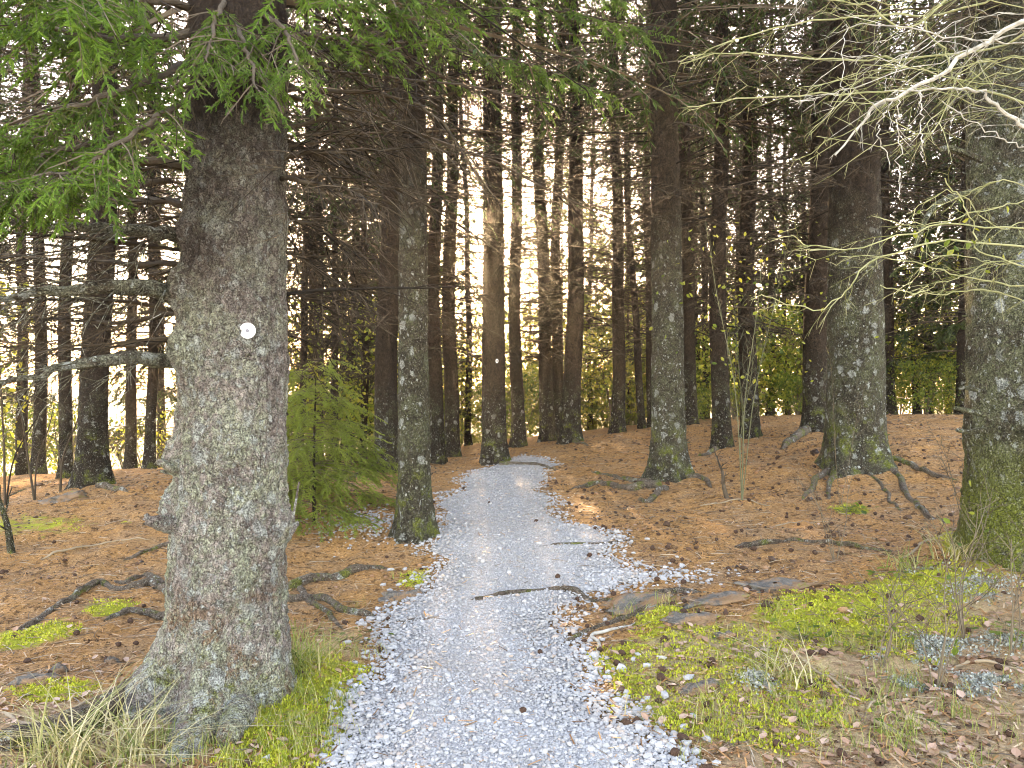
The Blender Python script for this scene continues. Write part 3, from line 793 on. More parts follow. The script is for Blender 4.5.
for pts, r0, t0, sz in [
    ([(205, 30, 3.9), (130, 40, 3.5), (60, 30, 3.2), (-40, 12, 3.0)], .022, .2, .8),
    ([(200, 60, 3.9), (140, 85, 3.4), (70, 108, 3.1), (-10, 135, 3.0)], .020, .2, .75),
    ([(205, 85, 3.9), (160, 118, 3.3), (110, 150, 3.0), (70, 175, 2.9)], .016, .3, .7),
    ([(200, 10, 3.9), (120, -5, 3.3), (60, -10, 2.9), (-20, -30, 2.6)], .022, .2, .9),
    ([(190, 166, 3.9), (110, 158, 3.7), (30, 140, 3.4), (-40, 130, 3.2)], .026, .35, .8),
    ([(195, 120, 3.9), (120, 135, 3.6), (40, 160, 3.3), (-30, 190, 3.1)], .018, .35, .75),
    ([(170, 180, 3.85), (90, 190, 3.4), (20, 200, 3.2), (-40, 205, 3.1)], .014, .3, .65), ([(150, 140, 3.7), (90, 165, 3.2), (40, 178, 3.0), (-20, 185, 2.9)], .012, .2, .65),
    ([(235, 20, 3.75), (245, 45, 3.4), (258, 90, 3.15)], .014, .15, .7),
    ([(225, 0, 3.7), (215, 25, 3.4), (205, 60, 3.2)], .014, .15, .7),
    ([(260, 10, 3.8), (285, 30, 3.5), (300, 70, 3.3)], .014, .25, .6),
    ([(275, 25, 3.9), (330, 38, 3.7), (400, 48, 3.6)], .016, .3, .6),
    ([(265, -30, 3.9), (330, -10, 3.6), (420, 0, 3.5)], .018, .2, .8)]:
    leafed(limb(A, baseA, pts, r0, .005, 'deadwood_near', 9, .35, 3), baseA, .036, t0, sz)
for pts, r0 in [([(190, 237, 3.8), (95, 228, 3.6), (-30, 219, 3.4)], .042), ([(195, 297, 3.9), (120, 288, 3.6), (50, 293, 3.5), (-30, 305, 3.4)], .052),
                ([(185, 361, 3.9), (110, 360, 3.6), (55, 370, 3.5), (-30, 392, 3.4)], .042), ([(190, 310, 4.0), (120, 322, 4.2), (40, 318, 4.4)], .016),
                ([(190, 205, 4.0), (110, 200, 4.2), (10, 190, 4.4)], .022), ([(190, 265, 4.0), (100, 262, 4.2), (0, 255, 4.5)], .018), ([(195, 340, 4.1), (130, 345, 4.4), (60, 352, 4.8)], .014),
                ([(275, 160, 3.9), (330, 152, 3.9), (400, 150, 4.0)], .016), ([(275, 178, 3.9), (330, 186, 3.7), (380, 205, 3.6)], .013), ([(270, 90, 3.9), (360, 92, 3.9), (430, 112, 3.9), (492, 195, 4.0)], .013),
                ([(272, 60, 3.9), (360, 45, 3.9), (440, 40, 4.0)], .014), ([(275, 130, 4.0), (350, 120, 4.2), (440, 150, 4.4), (500, 160, 4.5)], .012), ([(272, 215, 4.0), (320, 230, 4.2), (370, 260, 4.4)], .010),
                ([(272, 250, 4.0), (310, 262, 4.2), (350, 300, 4.4)], .009), ([(270, 290, 4.0), (312, 300, 4.3), (345, 340, 4.6)], .008)]:
    limb(A, baseA, pts, r0, .006, 'bark_limb' if r0 > .03 else 'deadwood', 24, .5, 4, rt=.004)
put_fronds(live, FR_NEAR, Tn, Dn, Sn)
live.build('foliage', [M['needle_near'], M['twig']], A)
# broken stubs
for pts, r0, r1 in [([(190, 528, 3.8), (165, 524, 3.7), (145, 520, 3.65)], .040, .022), ([(190, 474, 3.8), (168, 467, 3.7), (158, 461, 3.66)], .032, .018),
                    ([(280, 545, 3.75), (292, 520, 3.65), (299, 482, 3.62)], .010, .004), ([(283, 540, 3.72), (288, 528, 3.66), (296, 524, 3.6)], .016, .012)]:
    q = smooth_line([P(*p) for p in pts], 8); q = smooth_line(q, 20); mb = MB(); V, F = tube(q, np.linspace(r0, r1, 20), 16); cc = np.repeat(q, 16, 0)
    V = cc + (V - cc) * (1 + .5 * fbm(V * 28, 4, 9) + .35 * vnoise(V * 9, 8))[:, None]; V[-16:] += rng.normal(size=(16, 3)) * r1 * .3
    V -= baseA; mb.add(V, F); e_ = V[-16:]; mb.add(np.vstack([e_, e_.mean(0) + [.01, 0, 0]]), [[i, (i + 1) % 16, 16] for i in range(16)])
    mb.build('branch_stub', M['bark_front'], A, smooth=True)
add_root(A, baseA, [(150, 690), (110, 712), (50, 735), (-10, 752)], .085, .05, 'bark_root', .45)
add_root(A, baseA, [(285, 592), (315, 580), (350, 572), (392, 566)], .05, .03)
add_root(A, baseA, [(288, 600), (320, 600), (350, 612), (380, 620)], .035, .02)
add_root(A, baseA, [(172, 618), (135, 612), (105, 622)], .03, .018)
add_root(A, baseA, [(172, 600), (150, 585), (125, 590), (100, 582), (70, 600), (35, 625), (-5, 640)], .035, .025)
add_root(A, baseA, [(175, 590), (150, 575), (128, 583), (112, 578)], .03, .02)
add_root(A, baseA, [(170, 545), (140, 552), (120, 560)], .025, .015)
add_root(A, baseA, [(300, 590), (325, 612), (345, 628)], .024, .014)
add_root(A, baseA, [(240, 690), (236, 720), (228, 745)], .10, .05, 'bark_front', .4)

# ---------------------------------------------------------------- front right spruce
B_Y = 5.4
bx = (1024 - CX) / FPX * B_Y
baseB = np.array([bx, B_Y, float(h(bx, B_Y))])
B = empty('spruce_tree', baseB, 'big lichen covered spruce cut by the picture edge above the mossy bank', 'tree')
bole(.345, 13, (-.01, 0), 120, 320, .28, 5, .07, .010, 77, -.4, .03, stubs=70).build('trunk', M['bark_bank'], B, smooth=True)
link('dead_branches', DEAD[2], B, (0, 0, 1.2), .7)
link('crown', CROWN[0], B, (0, 0, -.5), 2.2, 1.05)
for pts, r0 in [([(985, 415, 5.1), (965, 410, 5.05), (955, 408, 5.0)], .02), ([(985, 430, 5.1), (968, 432, 5.05), (957, 430, 5.0)], .02), ([(985, 392, 5.1), (968, 388, 5.05), (960, 388, 5.02)], .018),
                ([(980, 190, 5.1), (935, 205, 4.9), (912, 255, 4.8)], .022), ([(982, 160, 5.1), (950, 148, 5.0), (942, 150, 4.9)], .025)]:
    q = smooth_line([P(*p) for p in pts], 7); mb = MB(); V, F = tube(q - baseB, np.linspace(r0, r0 * .6, 7), 8)
    mb.add(V, F); e_ = V[-8:]; mb.add(np.vstack([e_, e_.mean(0)]), [[i, (i + 1) % 8, 8] for i in range(8)])
    mb.build('branch_stub', M['bark_bank'], B)

# ---------------------------------------------------------------- boughs and roots of the middle trees
T415, b415 = tree_at[415]
live = MB(); Tn, Dn, Sn = [], [], []
for pts, sz in [([(412, 45, 7.2), (470, 52, 6.5), (540, 68, 6.1), (600, 92, 6.0)], 1.), ([(412, 10, 7.2), (500, 8, 6.4), (580, 15, 6.1), (645, 30, 5.9)], 1.), ([(412, 30, 7.2), (365, 38, 6.7), (330, 55, 6.4)], .9),
                ([(412, 25, 7.2), (450, 30, 6.8), (500, 60, 6.6), (540, 95, 6.5)], .9), ([(412, -10, 7.2), (480, -20, 6.6), (560, -15, 6.2), (620, 0, 6)], 1.), ([(412, 55, 7.2), (440, 75, 6.8), (480, 95, 6.6)], .7),
                ([(412, 0, 7.2), (440, 10, 6.5), (470, 30, 6.1)], .9)]:
    leafed(limb(T415, b415, pts, .018, .005, 'deadwood', 14, .5, 3), b415, .06, .12, sz * .74)
put_fronds(live, FR_NEAR, Tn, Dn, Sn); live.build('foliage', [M['needle_near'], M['twig']], T415)
T6, b6 = tree_at[669]
add_root(T6, b6, [(662, 478), (635, 482), (612, 476), (590, 470)], .055, .02, 'bark_root', .5)
add_root(T6, b6, [(660, 485), (630, 490), (600, 484), (570, 489)], .06, .025, 'bark_root')
add_root(T6, b6, [(680, 478), (700, 478), (712, 488)], .06, .02, 'bark_root')
add_root(T6, b6, [(665, 490), (650, 502), (640, 500)], .05, .02, 'bark_root')
T8, b8 = tree_at[856]
add_root(T8, b8, [(838, 464), (818, 478), (808, 492), (800, 500)], .055, .022, 'bark_root', .45)
add_root(T8, b8, [(845, 470), (832, 480), (828, 500)], .038, .018, 'bark_root', .45)
add_root(T8, b8, [(872, 462), (895, 472), (905, 490), (925, 510), (945, 525)], .05, .02, 'bark_root', .5)
add_root(T8, b8, [(878, 460), (905, 464), (935, 476), (960, 480)], .05, .02, 'bark_root')
add_root(T8, b8, [(866, 470), (885, 490), (900, 515)], .03, .014, 'bark_root', .5)
T81, b81 = tree_at[817]
add_root(T81, b81, [(812, 430), (795, 440), (780, 449)], .09, .05, 'bark_root', .3)
for k_, pts in [(388, [(380, 470), (360, 474), (345, 482)]), (494, [(500, 466), (530, 466), (560, 470)]), (571, [(575, 442), (590, 446)]), (722, [(716, 450), (700, 456)]), (93, [(98, 487), (115, 490), (128, 493)])]:
    add_root(tree_at[k_][0], tree_at[k_][1], pts, .05, .02, 'bark_root')

# trail markers
def disc(r, d, k=28):
    th = np.arange(k) * 2 * math.pi / k
    prof = [(r * .97, 0), (r, .2 * d), (r, .8 * d), (r * .95, d), (0.001, d * .96)]
    V = np.array([[math.cos(a) * q, -z_, math.sin(a) * q] for q, z_ in prof for a in th])
    i = np.arange(len(prof) - 1)[:, None] * k; j = np.arange(k)[None]; j2 = (j + 1) % k
    return V, np.stack([i + j, i + j2, i + k + j2, i + k + j], -1).reshape(-1, 4)
def surf_y(o, px, py, Yd):
    """front of a trunk along the view ray through (px, py)"""
    bpy.context.view_layer.update()
    tr = [c for c in o.children if c.name.startswith('trunk')][0]
    inv = tr.matrix_world.inverted(); a = inv @ cam.location; b_ = inv @ Vector(P(px, py, Yd))
    ok, loc, nr, _ = tr.ray_cast(a, (b_ - a).normalized())
    return np.array(tr.matrix_world @ loc) if ok else P(px, py, Yd)
p1 = surf_y(A, 249, 331, 3.7)
mk = empty('trail_marker', (p1[0], p1[1] - .018, p1[2]), 'round white trail disc nailed to the massive front spruce', 'marker')
mk.rotation_euler = (0, 0, math.radians(8))
mb = MB(); mb.add(*disc(.038, .006)); mb.build('disc', M['marker_white'], mk, smooth=False)
mb = MB(); V, F = disc(.0085, .004, 14); mb.add(V + [0, -.0065, 0], F); mb.build('nail', M['marker_nail'], mk)
p2 = surf_y(tree_at[494][0], 497, 361, 12.8)
mk = empty('trail_marker', (p2[0], p2[1] - .006, p2[2]), 'tiny white trail mark on the straight brown spruce at the path head', 'marker')
mb = MB(); mb.add(*disc(.03, .008)); V = mb.V[0] * [.8, 1, 1.15]; mb.V[0] = V; mb.build('disc', M['marker_white'], mk)
mb = MB(); V, F = disc(.015, .004, 14); mb.add(V * [.8, 1, 1.3] + [.002, -.009, 0], F); mb.build('nail', M['marker_nail'], mk)

# ---------------------------------------------------------------- bare shrub leaning in from the right
sb = np.array([3.15, 3.75, float(h(3.15, 3.75))])
S_ = empty('bare_shrub', sb, 'bare shrub reaching in at upper right with pale yellow green and lichen white twigs', 'shrub')
def stem(parent, base, P_, r0, r1, mat, k=7, n=14, name='stem'):
    mb = MB(); mb.add(*tube(smooth_line(P_, n) - base, np.linspace(r0, r1, n), k)); return mb.build(name, M[mat], parent, smooth=True)
hubs = [P(1050, 20, 4.0), P(1045, 110, 3.9), P(1050, -40, 4.3), P(1050, 250, 3.9), P(1045, 180, 4.0)]
for q in hubs: stem(S_, sb, [sb + [U(-.08, .08), U(-.08, .08), -.1], sb * .6 + q * .4 + [.12, 0, .1], q], .024, .013, 'twig_lichen')
def sbr(pts, r0, r1, mat, ntw=12, ltw=.4, sub=3, rt=.0022): limb(S_, sb, pts, r0 * (.95 if r0 > .012 else .68), r1 * .8, mat, ntw, ltw, sub, 'branch', 22, rt, 6, .12, .0075)
sbr([(1050, 20, 4.0), (1022, 22, 4.0), (972, 50, 4.0), (935, 77, 3.95), (895, 97, 3.9), (875, 107, 3.9), (861, 124, 3.9), (835, 155, 3.9)], .016, .006, 'twig_lichen', 10, .35)
for a in ([(898, 95, 3.9), (899, 140, 3.9), (898, 198, 3.9)], [(920, 90, 3.9), (921, 120, 3.85), (923, 158, 3.85)], [(893, 100, 3.9), (878, 130, 3.8), (890, 165, 3.8)]): sbr(a, .005, .003, 'twig_lichen', 3, .12, 1, .002)
sbr([(1050, -40, 4.3), (970, -20, 4.2), (915, 27, 4.1), (868, 7, 4.1), (828, 0, 4.2)], .010, .004, 'twig_pale', 12)
sbr([(1050, -40, 4.3), (930, 10, 4.2), (945, 54, 4.1), (955, 84, 4.0)], .008, .004, 'twig_pale', 8)
sbr([(1050, 20, 4.0), (985, 50, 4.2), (915, 57, 4.4), (868, 59, 4.5), (814, 59, 4.6), (747, 54, 4.7), (714, 55, 4.8), (680, 64, 4.9)], .010, .004, 'twig_pale', 16)
sbr([(1045, 110, 3.9), (979, 91, 4.1), (898, 91, 4.3), (848, 94, 4.4), (781, 96, 4.5), (730, 99, 4.6), (687, 107, 4.7)], .010, .004, 'twig_pale', 16)
sbr([(1050, -40, 4.3), (959, 10, 4.4), (868, 15, 4.6), (781, 27, 4.8), (724, 44, 4.9), (680, 62, 5.0)], .010, .004, 'twig_pale', 16)
sbr([(1045, 130, 3.9), (1024, 127, 3.9), (999, 107, 3.9), (979, 91, 3.9), (945, 89, 3.9), (900, 91, 3.9)], .013, .005, 'twig_lichen', 12, .35)
sbr([(1045, 150, 3.8), (1009, 141, 3.8), (976, 124, 3.8), (942, 101, 3.8)], .005, .003, 'twig_lichen', 5, .2)
sbr([(1050, 250, 3.9), (950, 240, 4.0), (882, 257, 4.1), (855, 279, 4.1), (841, 296, 4.15), (814, 309, 4.2), (777, 300, 4.2), (761, 294, 4.2)], .008, .003, 'twig_pale', 12, .3)
sbr([(1050, 280, 3.9), (984, 252, 3.9), (976, 235, 3.9), (966, 208, 3.9), (945, 178, 3.9)], .006, .004, 'twig_pale', 5, .25)
sbr([(1050, 230, 3.9), (940, 225, 4.0), (868, 247, 4.0), (814, 247, 4.1), (791, 235, 4.1)], .007, .003, 'twig_pale', 12, .35)
sbr([(1050, 290, 4.1), (1000, 283, 4.1), (982, 279, 4.1), (935, 269, 4.1), (895, 258, 4.1), (838, 256, 4.2)], .007, .003, 'twig_pale', 12, .3)
sbr([(1050, 310, 4.2), (990, 290, 4.2), (930, 295, 4.2), (880, 285, 4.2)], .006, .003, 'twig_pale', 9, .3)
for i in range(12):
    y0 = U(-30, 130); sbr([(1050, y0, U(3.8, 4.4)), (U(960, 1000), y0 + U(-30, 40), U(3.8, 4.3)), (U(850, 930), y0 + U(-40, 80), U(3.7, 4.3)), (U(790, 850), y0 + U(-20, 90), U(3.8, 4.4))], U(.004, .007), .002, ['twig_pale', 'twig_pale', 'twig_lichen'][i % 3], 13, .34)
for i in range(5):
    y0 = U(180, 330); sbr([(1050, y0, U(3.8, 4.4)), (1000, y0 + U(-20, 20), 4.1), (U(930, 970), y0 + U(-25, 35), U(3.9, 4.2)), (U(880, 920), y0 + U(-10, 50), 4.1)], U(.004, .006), .002, 'twig_pale', 7, .25)
def leaf_proto(L, w): return np.array([[0, 0, 0], [L * .35, w / 2, L * .08], [L * .72, w * .38, L * .07], [L, 0, 0], [L * .72, -w * .38, L * .07], [L * .35, -w / 2, L * .08], [L * .5, 0, 0]]), np.array([[0, 6, 1], [1, 6, 2], [2, 6, 3], [3, 6, 4], [4, 6, 5], [5, 6, 0]])
mb = MB(); n = 26
pts = np.array([P(U(900, 1024), U(200, 310), U(3.8, 4.2)) for _ in range(n)])
stamp(mb, leaf_proto(.045, .024), randrot(n), pts - sb, U(.6, 1.2, n)); mb.build('leaves', M['leaf_autumn'], S_)

# whippy sapling right of the path, and small leafy understorey
def sapling(loc, stems, nleaf, spread, zr, label, cat='sapling', group=None, stemm='sapling_stem', leafm='leaf_autumn', ls=.05, name='sapling'):
    o = empty(name, loc, label, cat, group); mb = MB(); tips = []
    for (dx, dy, H, r) in stems:
        ax = smooth_line([[0, 0, -.05], [dx * .25 + U(-.05, .05), dy * .3, H * .4], [dx * .7, dy * .7, H * .75], [dx, dy, H]], 12)
        twiggy(mb, ax, r, r * .35, 5, max(4, int(H * 7)), .45, .5, 2, 0, max(.0025, r * .3), .3, -.1); tips.append(ax)
    mb.build('stem', M[stemm], o)
    if nleaf:
        ml = MB(); q = []
        for _ in range(nleaf):
            a = tips[rng.integers(len(tips))]; f = U(*zr); p = a[int(f * 11)]; q.append(p + rng.normal(size=3) * spread * np.array([1, 1, .55]))
        stamp(ml, leaf_proto(ls, ls * .6), randrot(nleaf), np.array(q), U(.6, 1.3, nleaf)); ml.build('leaves', M[leafm], o)
    return o
sapling(G(742, 500), [(.22, .0, 2.6, .008), (-.05, .1, 2.2, .006), (.1, -.1, 1.7, .005), (-.35, .1, 2.9, .006), (.5, .0, 2.8, .006)], 210, .36, (.74, 1.0), 'whippy green sapling with sparse yellow leaves on the needle floor')
sapling(G(728, 498), [(-.08, 0, .35, .03)], 0, .1, (.5, 1), 'short grey snag stub beside the whippy sapling', 'stub', stemm='deadwood_near', name='broken_stub')
sapling(G(840, 505), [(-.1, 0, 1.5, .003), (.25, 0, 1.2, .003)], 0, .1, (.5, 1), 'pair of hair thin stems in front of the thick mossy spruce', stemm='twig')
sapling(G(12, 552), [(-.12, .0, .5, .035)], 0, .1, (.5, 1), 'short leaning dead stump stub at the left picture edge', 'stub', stemm='bark_grey', name='broken_stub')
for i, (px, py, H) in enumerate([(35, 500, 1.3), (5, 505, 1.6), (60, 492, 1.0)]):
    sapling(G(px, py), [(U(-.4, .3), U(-.2, .2), H, .014), (U(-.3, .5), .1, H * .8, .01)], 0, .1, (.5, 1), ['dead branchy sapling bent beside the dark spruce by the pale field', 'tallest dead sapling at the far left picture edge', 'shortest dead sapling at the foot of the dark spruce by the pale field'][i], stemm='deadwood')

# young spruces by the path's left side
def young(px, py, Yd, H, R, label):
    x = (px - CX) / FPX * Yd; b_ = np.array([x, Yd, float(h(x, Yd))])
    o = empty('young_spruce', b_, label, 'tree')
    mb = MB(); mb.add(*tube([[0, 0, -.1], [0, 0, H * .5], [0.02, 0, H]], [.02, .014, .004], 6)); mb.build('trunk', M['bark_brown'], o)
    crown_set(.1, H, R, FR_NEAR, .12, 8, .09, .66, 1., .12, .1).build('crown', [M['needle_young'], M['twig']], o)
young(314, 486, 7.6, 1.5, .4, 'waist high bright green spruce just right behind the massive front spruce')
young(340, 470, 8.5, .85, .42, 'knee high green spruce left of the brown half hidden spruce')

# bushes in the light beyond the trees
def bush_mesh(nst, nleaf, H, R, leafm, ls):
    mb = MB()
    for _ in range(nst):
        a = U(0, 6.28); d = U(.3, 1) * R
        ax = smooth_line([[0, 0, -.1], [math.cos(a) * d * .35, math.sin(a) * d * .35, H * .5], [math.cos(a) * d, math.sin(a) * d, H * U(.7, 1)]], 8)
        twiggy(mb, ax, .012, .004, 4, 9, .5, .5, 2, 1, .004, .2, -.05)
    th = U(0, 6.28, nleaf); rr_ = R * np.sqrt(U(0, 1, nleaf)); zz = H * (.12 + .9 * U(0, 1, nleaf) ** .8)
    c_ = np.stack([np.cos(th) * rr_, np.sin(th) * rr_, zz], -1); keep = fbm(c_ * 1.8, 3, int(U(0, 99))) > -.08
    c_ = c_[keep] + rng.normal(size=(keep.sum(), 3)) * .06
    stamp(mb, leaf_proto(ls, ls * .62), randrot(len(c_)), c_, U(.6, 1.3, len(c_)), 0)
    return mb.mesh('foliage', [M[leafm], M['twig']])
BUSH = [bush_mesh(9, 2600, 2.4, 1.3, 'leaf_autumn', .10), bush_mesh(9, 2600, 2.0, 1.2, 'leaf_green', .10), bush_mesh(11, 500, 1.5, 1.0, 'leaf_autumn', .08), bush_mesh(9, 1900, 3.4, 1.5, 'leaf_autumn', .11)]
for i in range(46):
    x = -13 + 27 * (i + U(.1, .9)) / 46
    Yd = U(18, 25) if -1.5 < x < 6 else U(16.5, 24) if x > 0 else U(13.5, 21)
    k_ = int(rng.integers(0, 4)); side = 'left' if x < -2.2 else ('middle' if x < 4.5 else 'right')
    if side == 'left' and x > -9.5 and x < -5: k_ = 2
    o = empty('bush', (x, Yd, float(h(x, Yd)) - .02), {'left': 'yellow green bush in the light left of the grove', 'middle': 'backlit yellow green bush beyond the path head', 'right': 'yellow green bush in the light behind the right hand boles'}[side], 'bush', 'bushes beyond the grove, ' + side)
    link('foliage', BUSH[k_], o, (0, 0, 0), U(0, 6.28), U(.7, 1.2))

for i in range(16):
    x = 3.5 + i * .58 + U(-.2, .2); Yd = U(16.2, 19.5)
    o = empty('bush', (x, Yd, float(h(x, Yd)) - .02), 'low twiggy bush at the far edge of the needle floor behind the right hand boles', 'bush', 'low bushes at the far right edge')
    link('foliage', BUSH[[2, 1, 2, 0][i % 4]], o, (0, 0, 0), U(0, 6.28), U(.35, .62))
# ---------------------------------------------------------------- ground: gravel, litter, moss, grass
_ph = (1 + 5 ** .5) / 2
ICO = norm(np.array([(-1, _ph, 0), (1, _ph, 0), (-1, -_ph, 0), (1, -_ph, 0), (0, -1, _ph), (0, 1, _ph), (0, -1, -_ph), (0, 1, -_ph), (_ph, 0, -1), (_ph, 0, 1), (-_ph, 0, -1), (-_ph, 0, 1)], float))
ICF = np.array([(0, 11, 5), (0, 5, 1), (0, 1, 7), (0, 7, 10), (0, 10, 11), (1, 5, 9), (5, 11, 4), (11, 10, 2), (10, 7, 6), (7, 1, 8), (3, 9, 4), (3, 4, 2), (3, 2, 6), (3, 6, 8), (3, 8, 9), (4, 9, 5), (2, 4, 11), (6, 2, 10), (8, 6, 7), (9, 8, 1)])
def stone_proto(): return ICO * rng.uniform(.62, 1.2, (12, 1)) * np.array([1, U(.6, .95), U(.45, .75)]), ICF
STONES = [stone_proto() for _ in range(9)]
def scatter_stones(mb, x, y, s, lift=.25):
    z = htop(x, y); n = len(x); ch = rng.integers(0, len(STONES), n)
    Mx = np.einsum('nij,njk->nik', rotz(U(0, 6.28, n)), frame(np.stack([np.ones(n), U(-.3, .3, n), U(-.35, .35, n)], -1), (0, 0, 1)))
    for c_ in range(len(STONES)):
        m = ch == c_; stamp(mb, STONES[c_], Mx[m], np.stack([x[m], y[m], z[m] + s[m] * lift], -1), s[m])
def samp(n, y0, y1, x0, x1, p=1.5):
    """ground points, denser near the camera"""
    u = U(0, 1, n); a, b = y0 ** (1 - p), y1 ** (1 - p); y = (a + u * (b - a)) ** (1 / (1 - p))
    return U(x0, x1, n) , y
mb = MB()
x, y = samp(290000, 2.3, 14, -2.2, 2.6, 1.9)
d = path_d(x, y); keep = rng.random(len(x)) < np.clip(.34 + d * 2.6 + .35 * fbm(np.stack([x, y, x * 0], -1) * 3.5, 3, 71), 0, 1) * (d > -.22)
x, y, d = x[keep], y[keep], d[keep]
s_ = rng.lognormal(-5.0, .5, len(x)) * (.72 + .3 * np.clip(1 - d / .4, 0, 1)) * (1 + .35 * np.clip(.2 - d, 0, .3) / .2) * np.clip(.85 + y * .035, 1, 1.35)
scatter_stones(mb, x, y, np.clip(s_, .004, .026))
# the spill of gravel left of the slender tree and by the right bend
for cx_, cy_, rx, ry, n in [(372, 522, .5, .5, 700), (640, 580, .5, .25, 500)]:
    g_ = G(cx_, cy_); xx = g_[0] + rng.normal(size=n) * rx * .6; yy = g_[1] + rng.normal(size=n) * ry * .6
    scatter_stones(mb, xx, yy, U(.008, .022, n))
tag(mb.build('gravel', M['gravel']), 'pale grey crushed gravel covering the path', 'gravel', kind='stuff')

mat_st = M['rock']
ST_ME = []
for k_ in range(5):
    m_ = MB(); m_.add(*stone_proto()); ST_ME.append(m_.mesh('loose_stone', M['gravel']))
for i in range(70):
    y_ = float(samp(1, 2.9, 8, 0, 1, 1.6)[1][0]); L = np.interp(y_, _ys, _pL); R = np.interp(y_, _ys, _pR)
    x_ = L + U(-.28, .12) if rng.random() < .6 else R + U(-.15, .3)
    o = link('loose_stone', ST_ME[i % 5], None, (x_, y_, float(htop(x_, y_)) + .006), U(0, 6.28), U(.018, .036))
    tag(o, 'loose pale stone lying along the edge of the gravel path', 'stone', 'loose stones along the path edge')

# rocks and slabs
def rock(px, py, w, d, hgt, label, seed):
    b_ = G(px, py); n1, n2 = 40, 20
    th, ph_ = np.meshgrid(np.linspace(0, 2 * math.pi, n1, endpoint=False), np.linspace(.02, math.pi - .02, n2)); u = np.stack([np.cos(th) * np.sin(ph_), np.sin(th) * np.sin(ph_), np.cos(ph_)], -1)
    hgt *= .6; u = np.sign(u) * np.abs(u) ** .8
    r_ = 1 + .75 * fbm(u * 1.8 + seed, 4, seed) + .2 * fbm(u * 7, 3, seed)
    V = (u * r_[..., None]).reshape(-1, 3) * [w / 2, d / 2, hgt]
    V[:, 2] += h(V[:, 0] + b_[0], V[:, 1] + b_[1]) - b_[2]
    i = np.arange(n2 - 1)[:, None] * n1; j = np.arange(n1)[None]; j2 = (j + 1) % n1
    m_ = MB(); m_.add(V, np.stack([i + j, i + n1 + j, i + n1 + j2, i + j2], -1).reshape(-1, 4))
    tag(m_.build('rock', M['rock'], None, b_, smooth=True), label, 'rock')
rock(640, 606, .5, .3, .05, 'flat grey rock breaking the ground at the right bend of the path', 1)
rock(775, 590, .5, .22, .06, 'long flat grey rock rising from the needles above the mossy bank', 2)
rock(718, 600, .4, .22, .05, 'small flat rock between the two long rocks above the mossy bank', 3)
rock(697, 690, .2, .12, .045, 'dark grey rock sunk in the yellow moss by the gravel', 4)
rock(535, 748, .16, .09, .03, 'flat dark rock bedded in the middle of the gravel', 5)
rock(35, 682, .22, .13, .05, 'pale flat rock left of the massive front spruce', 6)
rock(58, 672, .09, .08, .06, 'small brown rock next to the pale flat rock', 7)
rock(113, 662, .07, .06, .045, 'fist sized bluish stone on the needles left of the front spruce', 8)
rock(400, 598, .3, .16, .06, 'mossy grey rock at the left edge of the path', 9)
rock(425, 622, .42, .2, .04, 'broad worn rock step on the left half of the path', 10)
rock(462, 648, .22, .08, .03, 'narrow worn rock ridge in the path', 11)
rock(66, 499, .4, .4, .08, 'low earthy boulder at the foot of the dark spruce by the pale field', 12)
rock(725, 637, .12, .09, .05, 'small pale rock among moss on the bank', 13)
rock(690, 620, .3, .16, .05, 'grey rock at the top of the moss beside the bend', 14)

# exposed roots across the path and sticks
def ground_stick(name, cat, pts, r0, r1, label, mat, sink=.2, group=None):
    g_ = np.array([G(*p) for p in pts]); b_ = g_[0]; m_ = MB(); V, F = ground_tube(g_, r0, r1, 8, 30, sink, .3, int(U(0, 99)), True); m_.add(V - b_, F)
    tag(m_.build(name, M[mat], None, b_, smooth=True), label, cat, group)
ground_stick('exposed_root', 'root', [(452, 607), (500, 598), (560, 592), (620, 600), (680, 590), (730, 592)], .045, .025, 'long worn root crossing the whole path at the bend', 'bark_root', .78)
ground_stick('exposed_root', 'root', [(596, 668), (598, 645), (590, 637), (605, 632), (640, 624)], .016, .010, 'pale hooked root curling out of the moss at the right path edge', 'twig_lichen')
ground_stick('exposed_root', 'root', [(735, 548), (775, 543), (830, 543), (888, 552)], .028, .016, 'dark brown root lying across the needle floor right of the path', 'bark_root')
ground_stick('exposed_root', 'root', [(560, 648), (590, 630), (640, 612), (690, 606)], .022, .014, 'low root edging the moss between rock and path', 'bark_root', .45)
ground_stick('exposed_root', 'root', [(545, 548), (590, 546), (640, 538)], .025, .012, 'buried root where the path begins to narrow', 'bark_root', .7)
STK = [([(775, 650), (830, 680), (880, 705), (925, 720)], .009, 'long grey stick slanting down across the mossy bank'), ([(872, 722), (915, 742), (968, 764)], .013, 'barkless yellow stick in the lower right corner'),
       ([(955, 668), (990, 663), (1030, 668)], .011, 'pale stick beside the grey lichen at the picture edge'), ([(865, 715), (890, 690), (905, 655)], .006, 'thin stick crossing the long grey stick'),
       ([(0, 742), (60, 718), (125, 690)], .011, 'pale peeled stick resting along the big root left of the front spruce'), ([(0, 712), (50, 738), (110, 768)], .012, 'straw coloured stick in the lower left corner'),
       ([(700, 506), (740, 500), (770, 506)], .010, 'thin brown stick on the needles under the sapling'), ([(900, 560), (935, 540), (975, 535)], .010, 'brown stick before the lichen covered tree'),
       ([(770, 528), (800, 522), (820, 526)], .008, 'pale stick on the needles above the dark brown root'), ([(380, 668), (395, 664), (405, 655)], .004, 'thin dark twig at the left gravel edge'),
       ([(40, 560), (100, 545), (150, 540)], .012, 'grey stick on the needle floor left of the front spruce')]
for pts, r_, lab in STK: ground_stick('fallen_stick', 'stick', pts, r_, r_ * .5, lab, 'stick', .1)

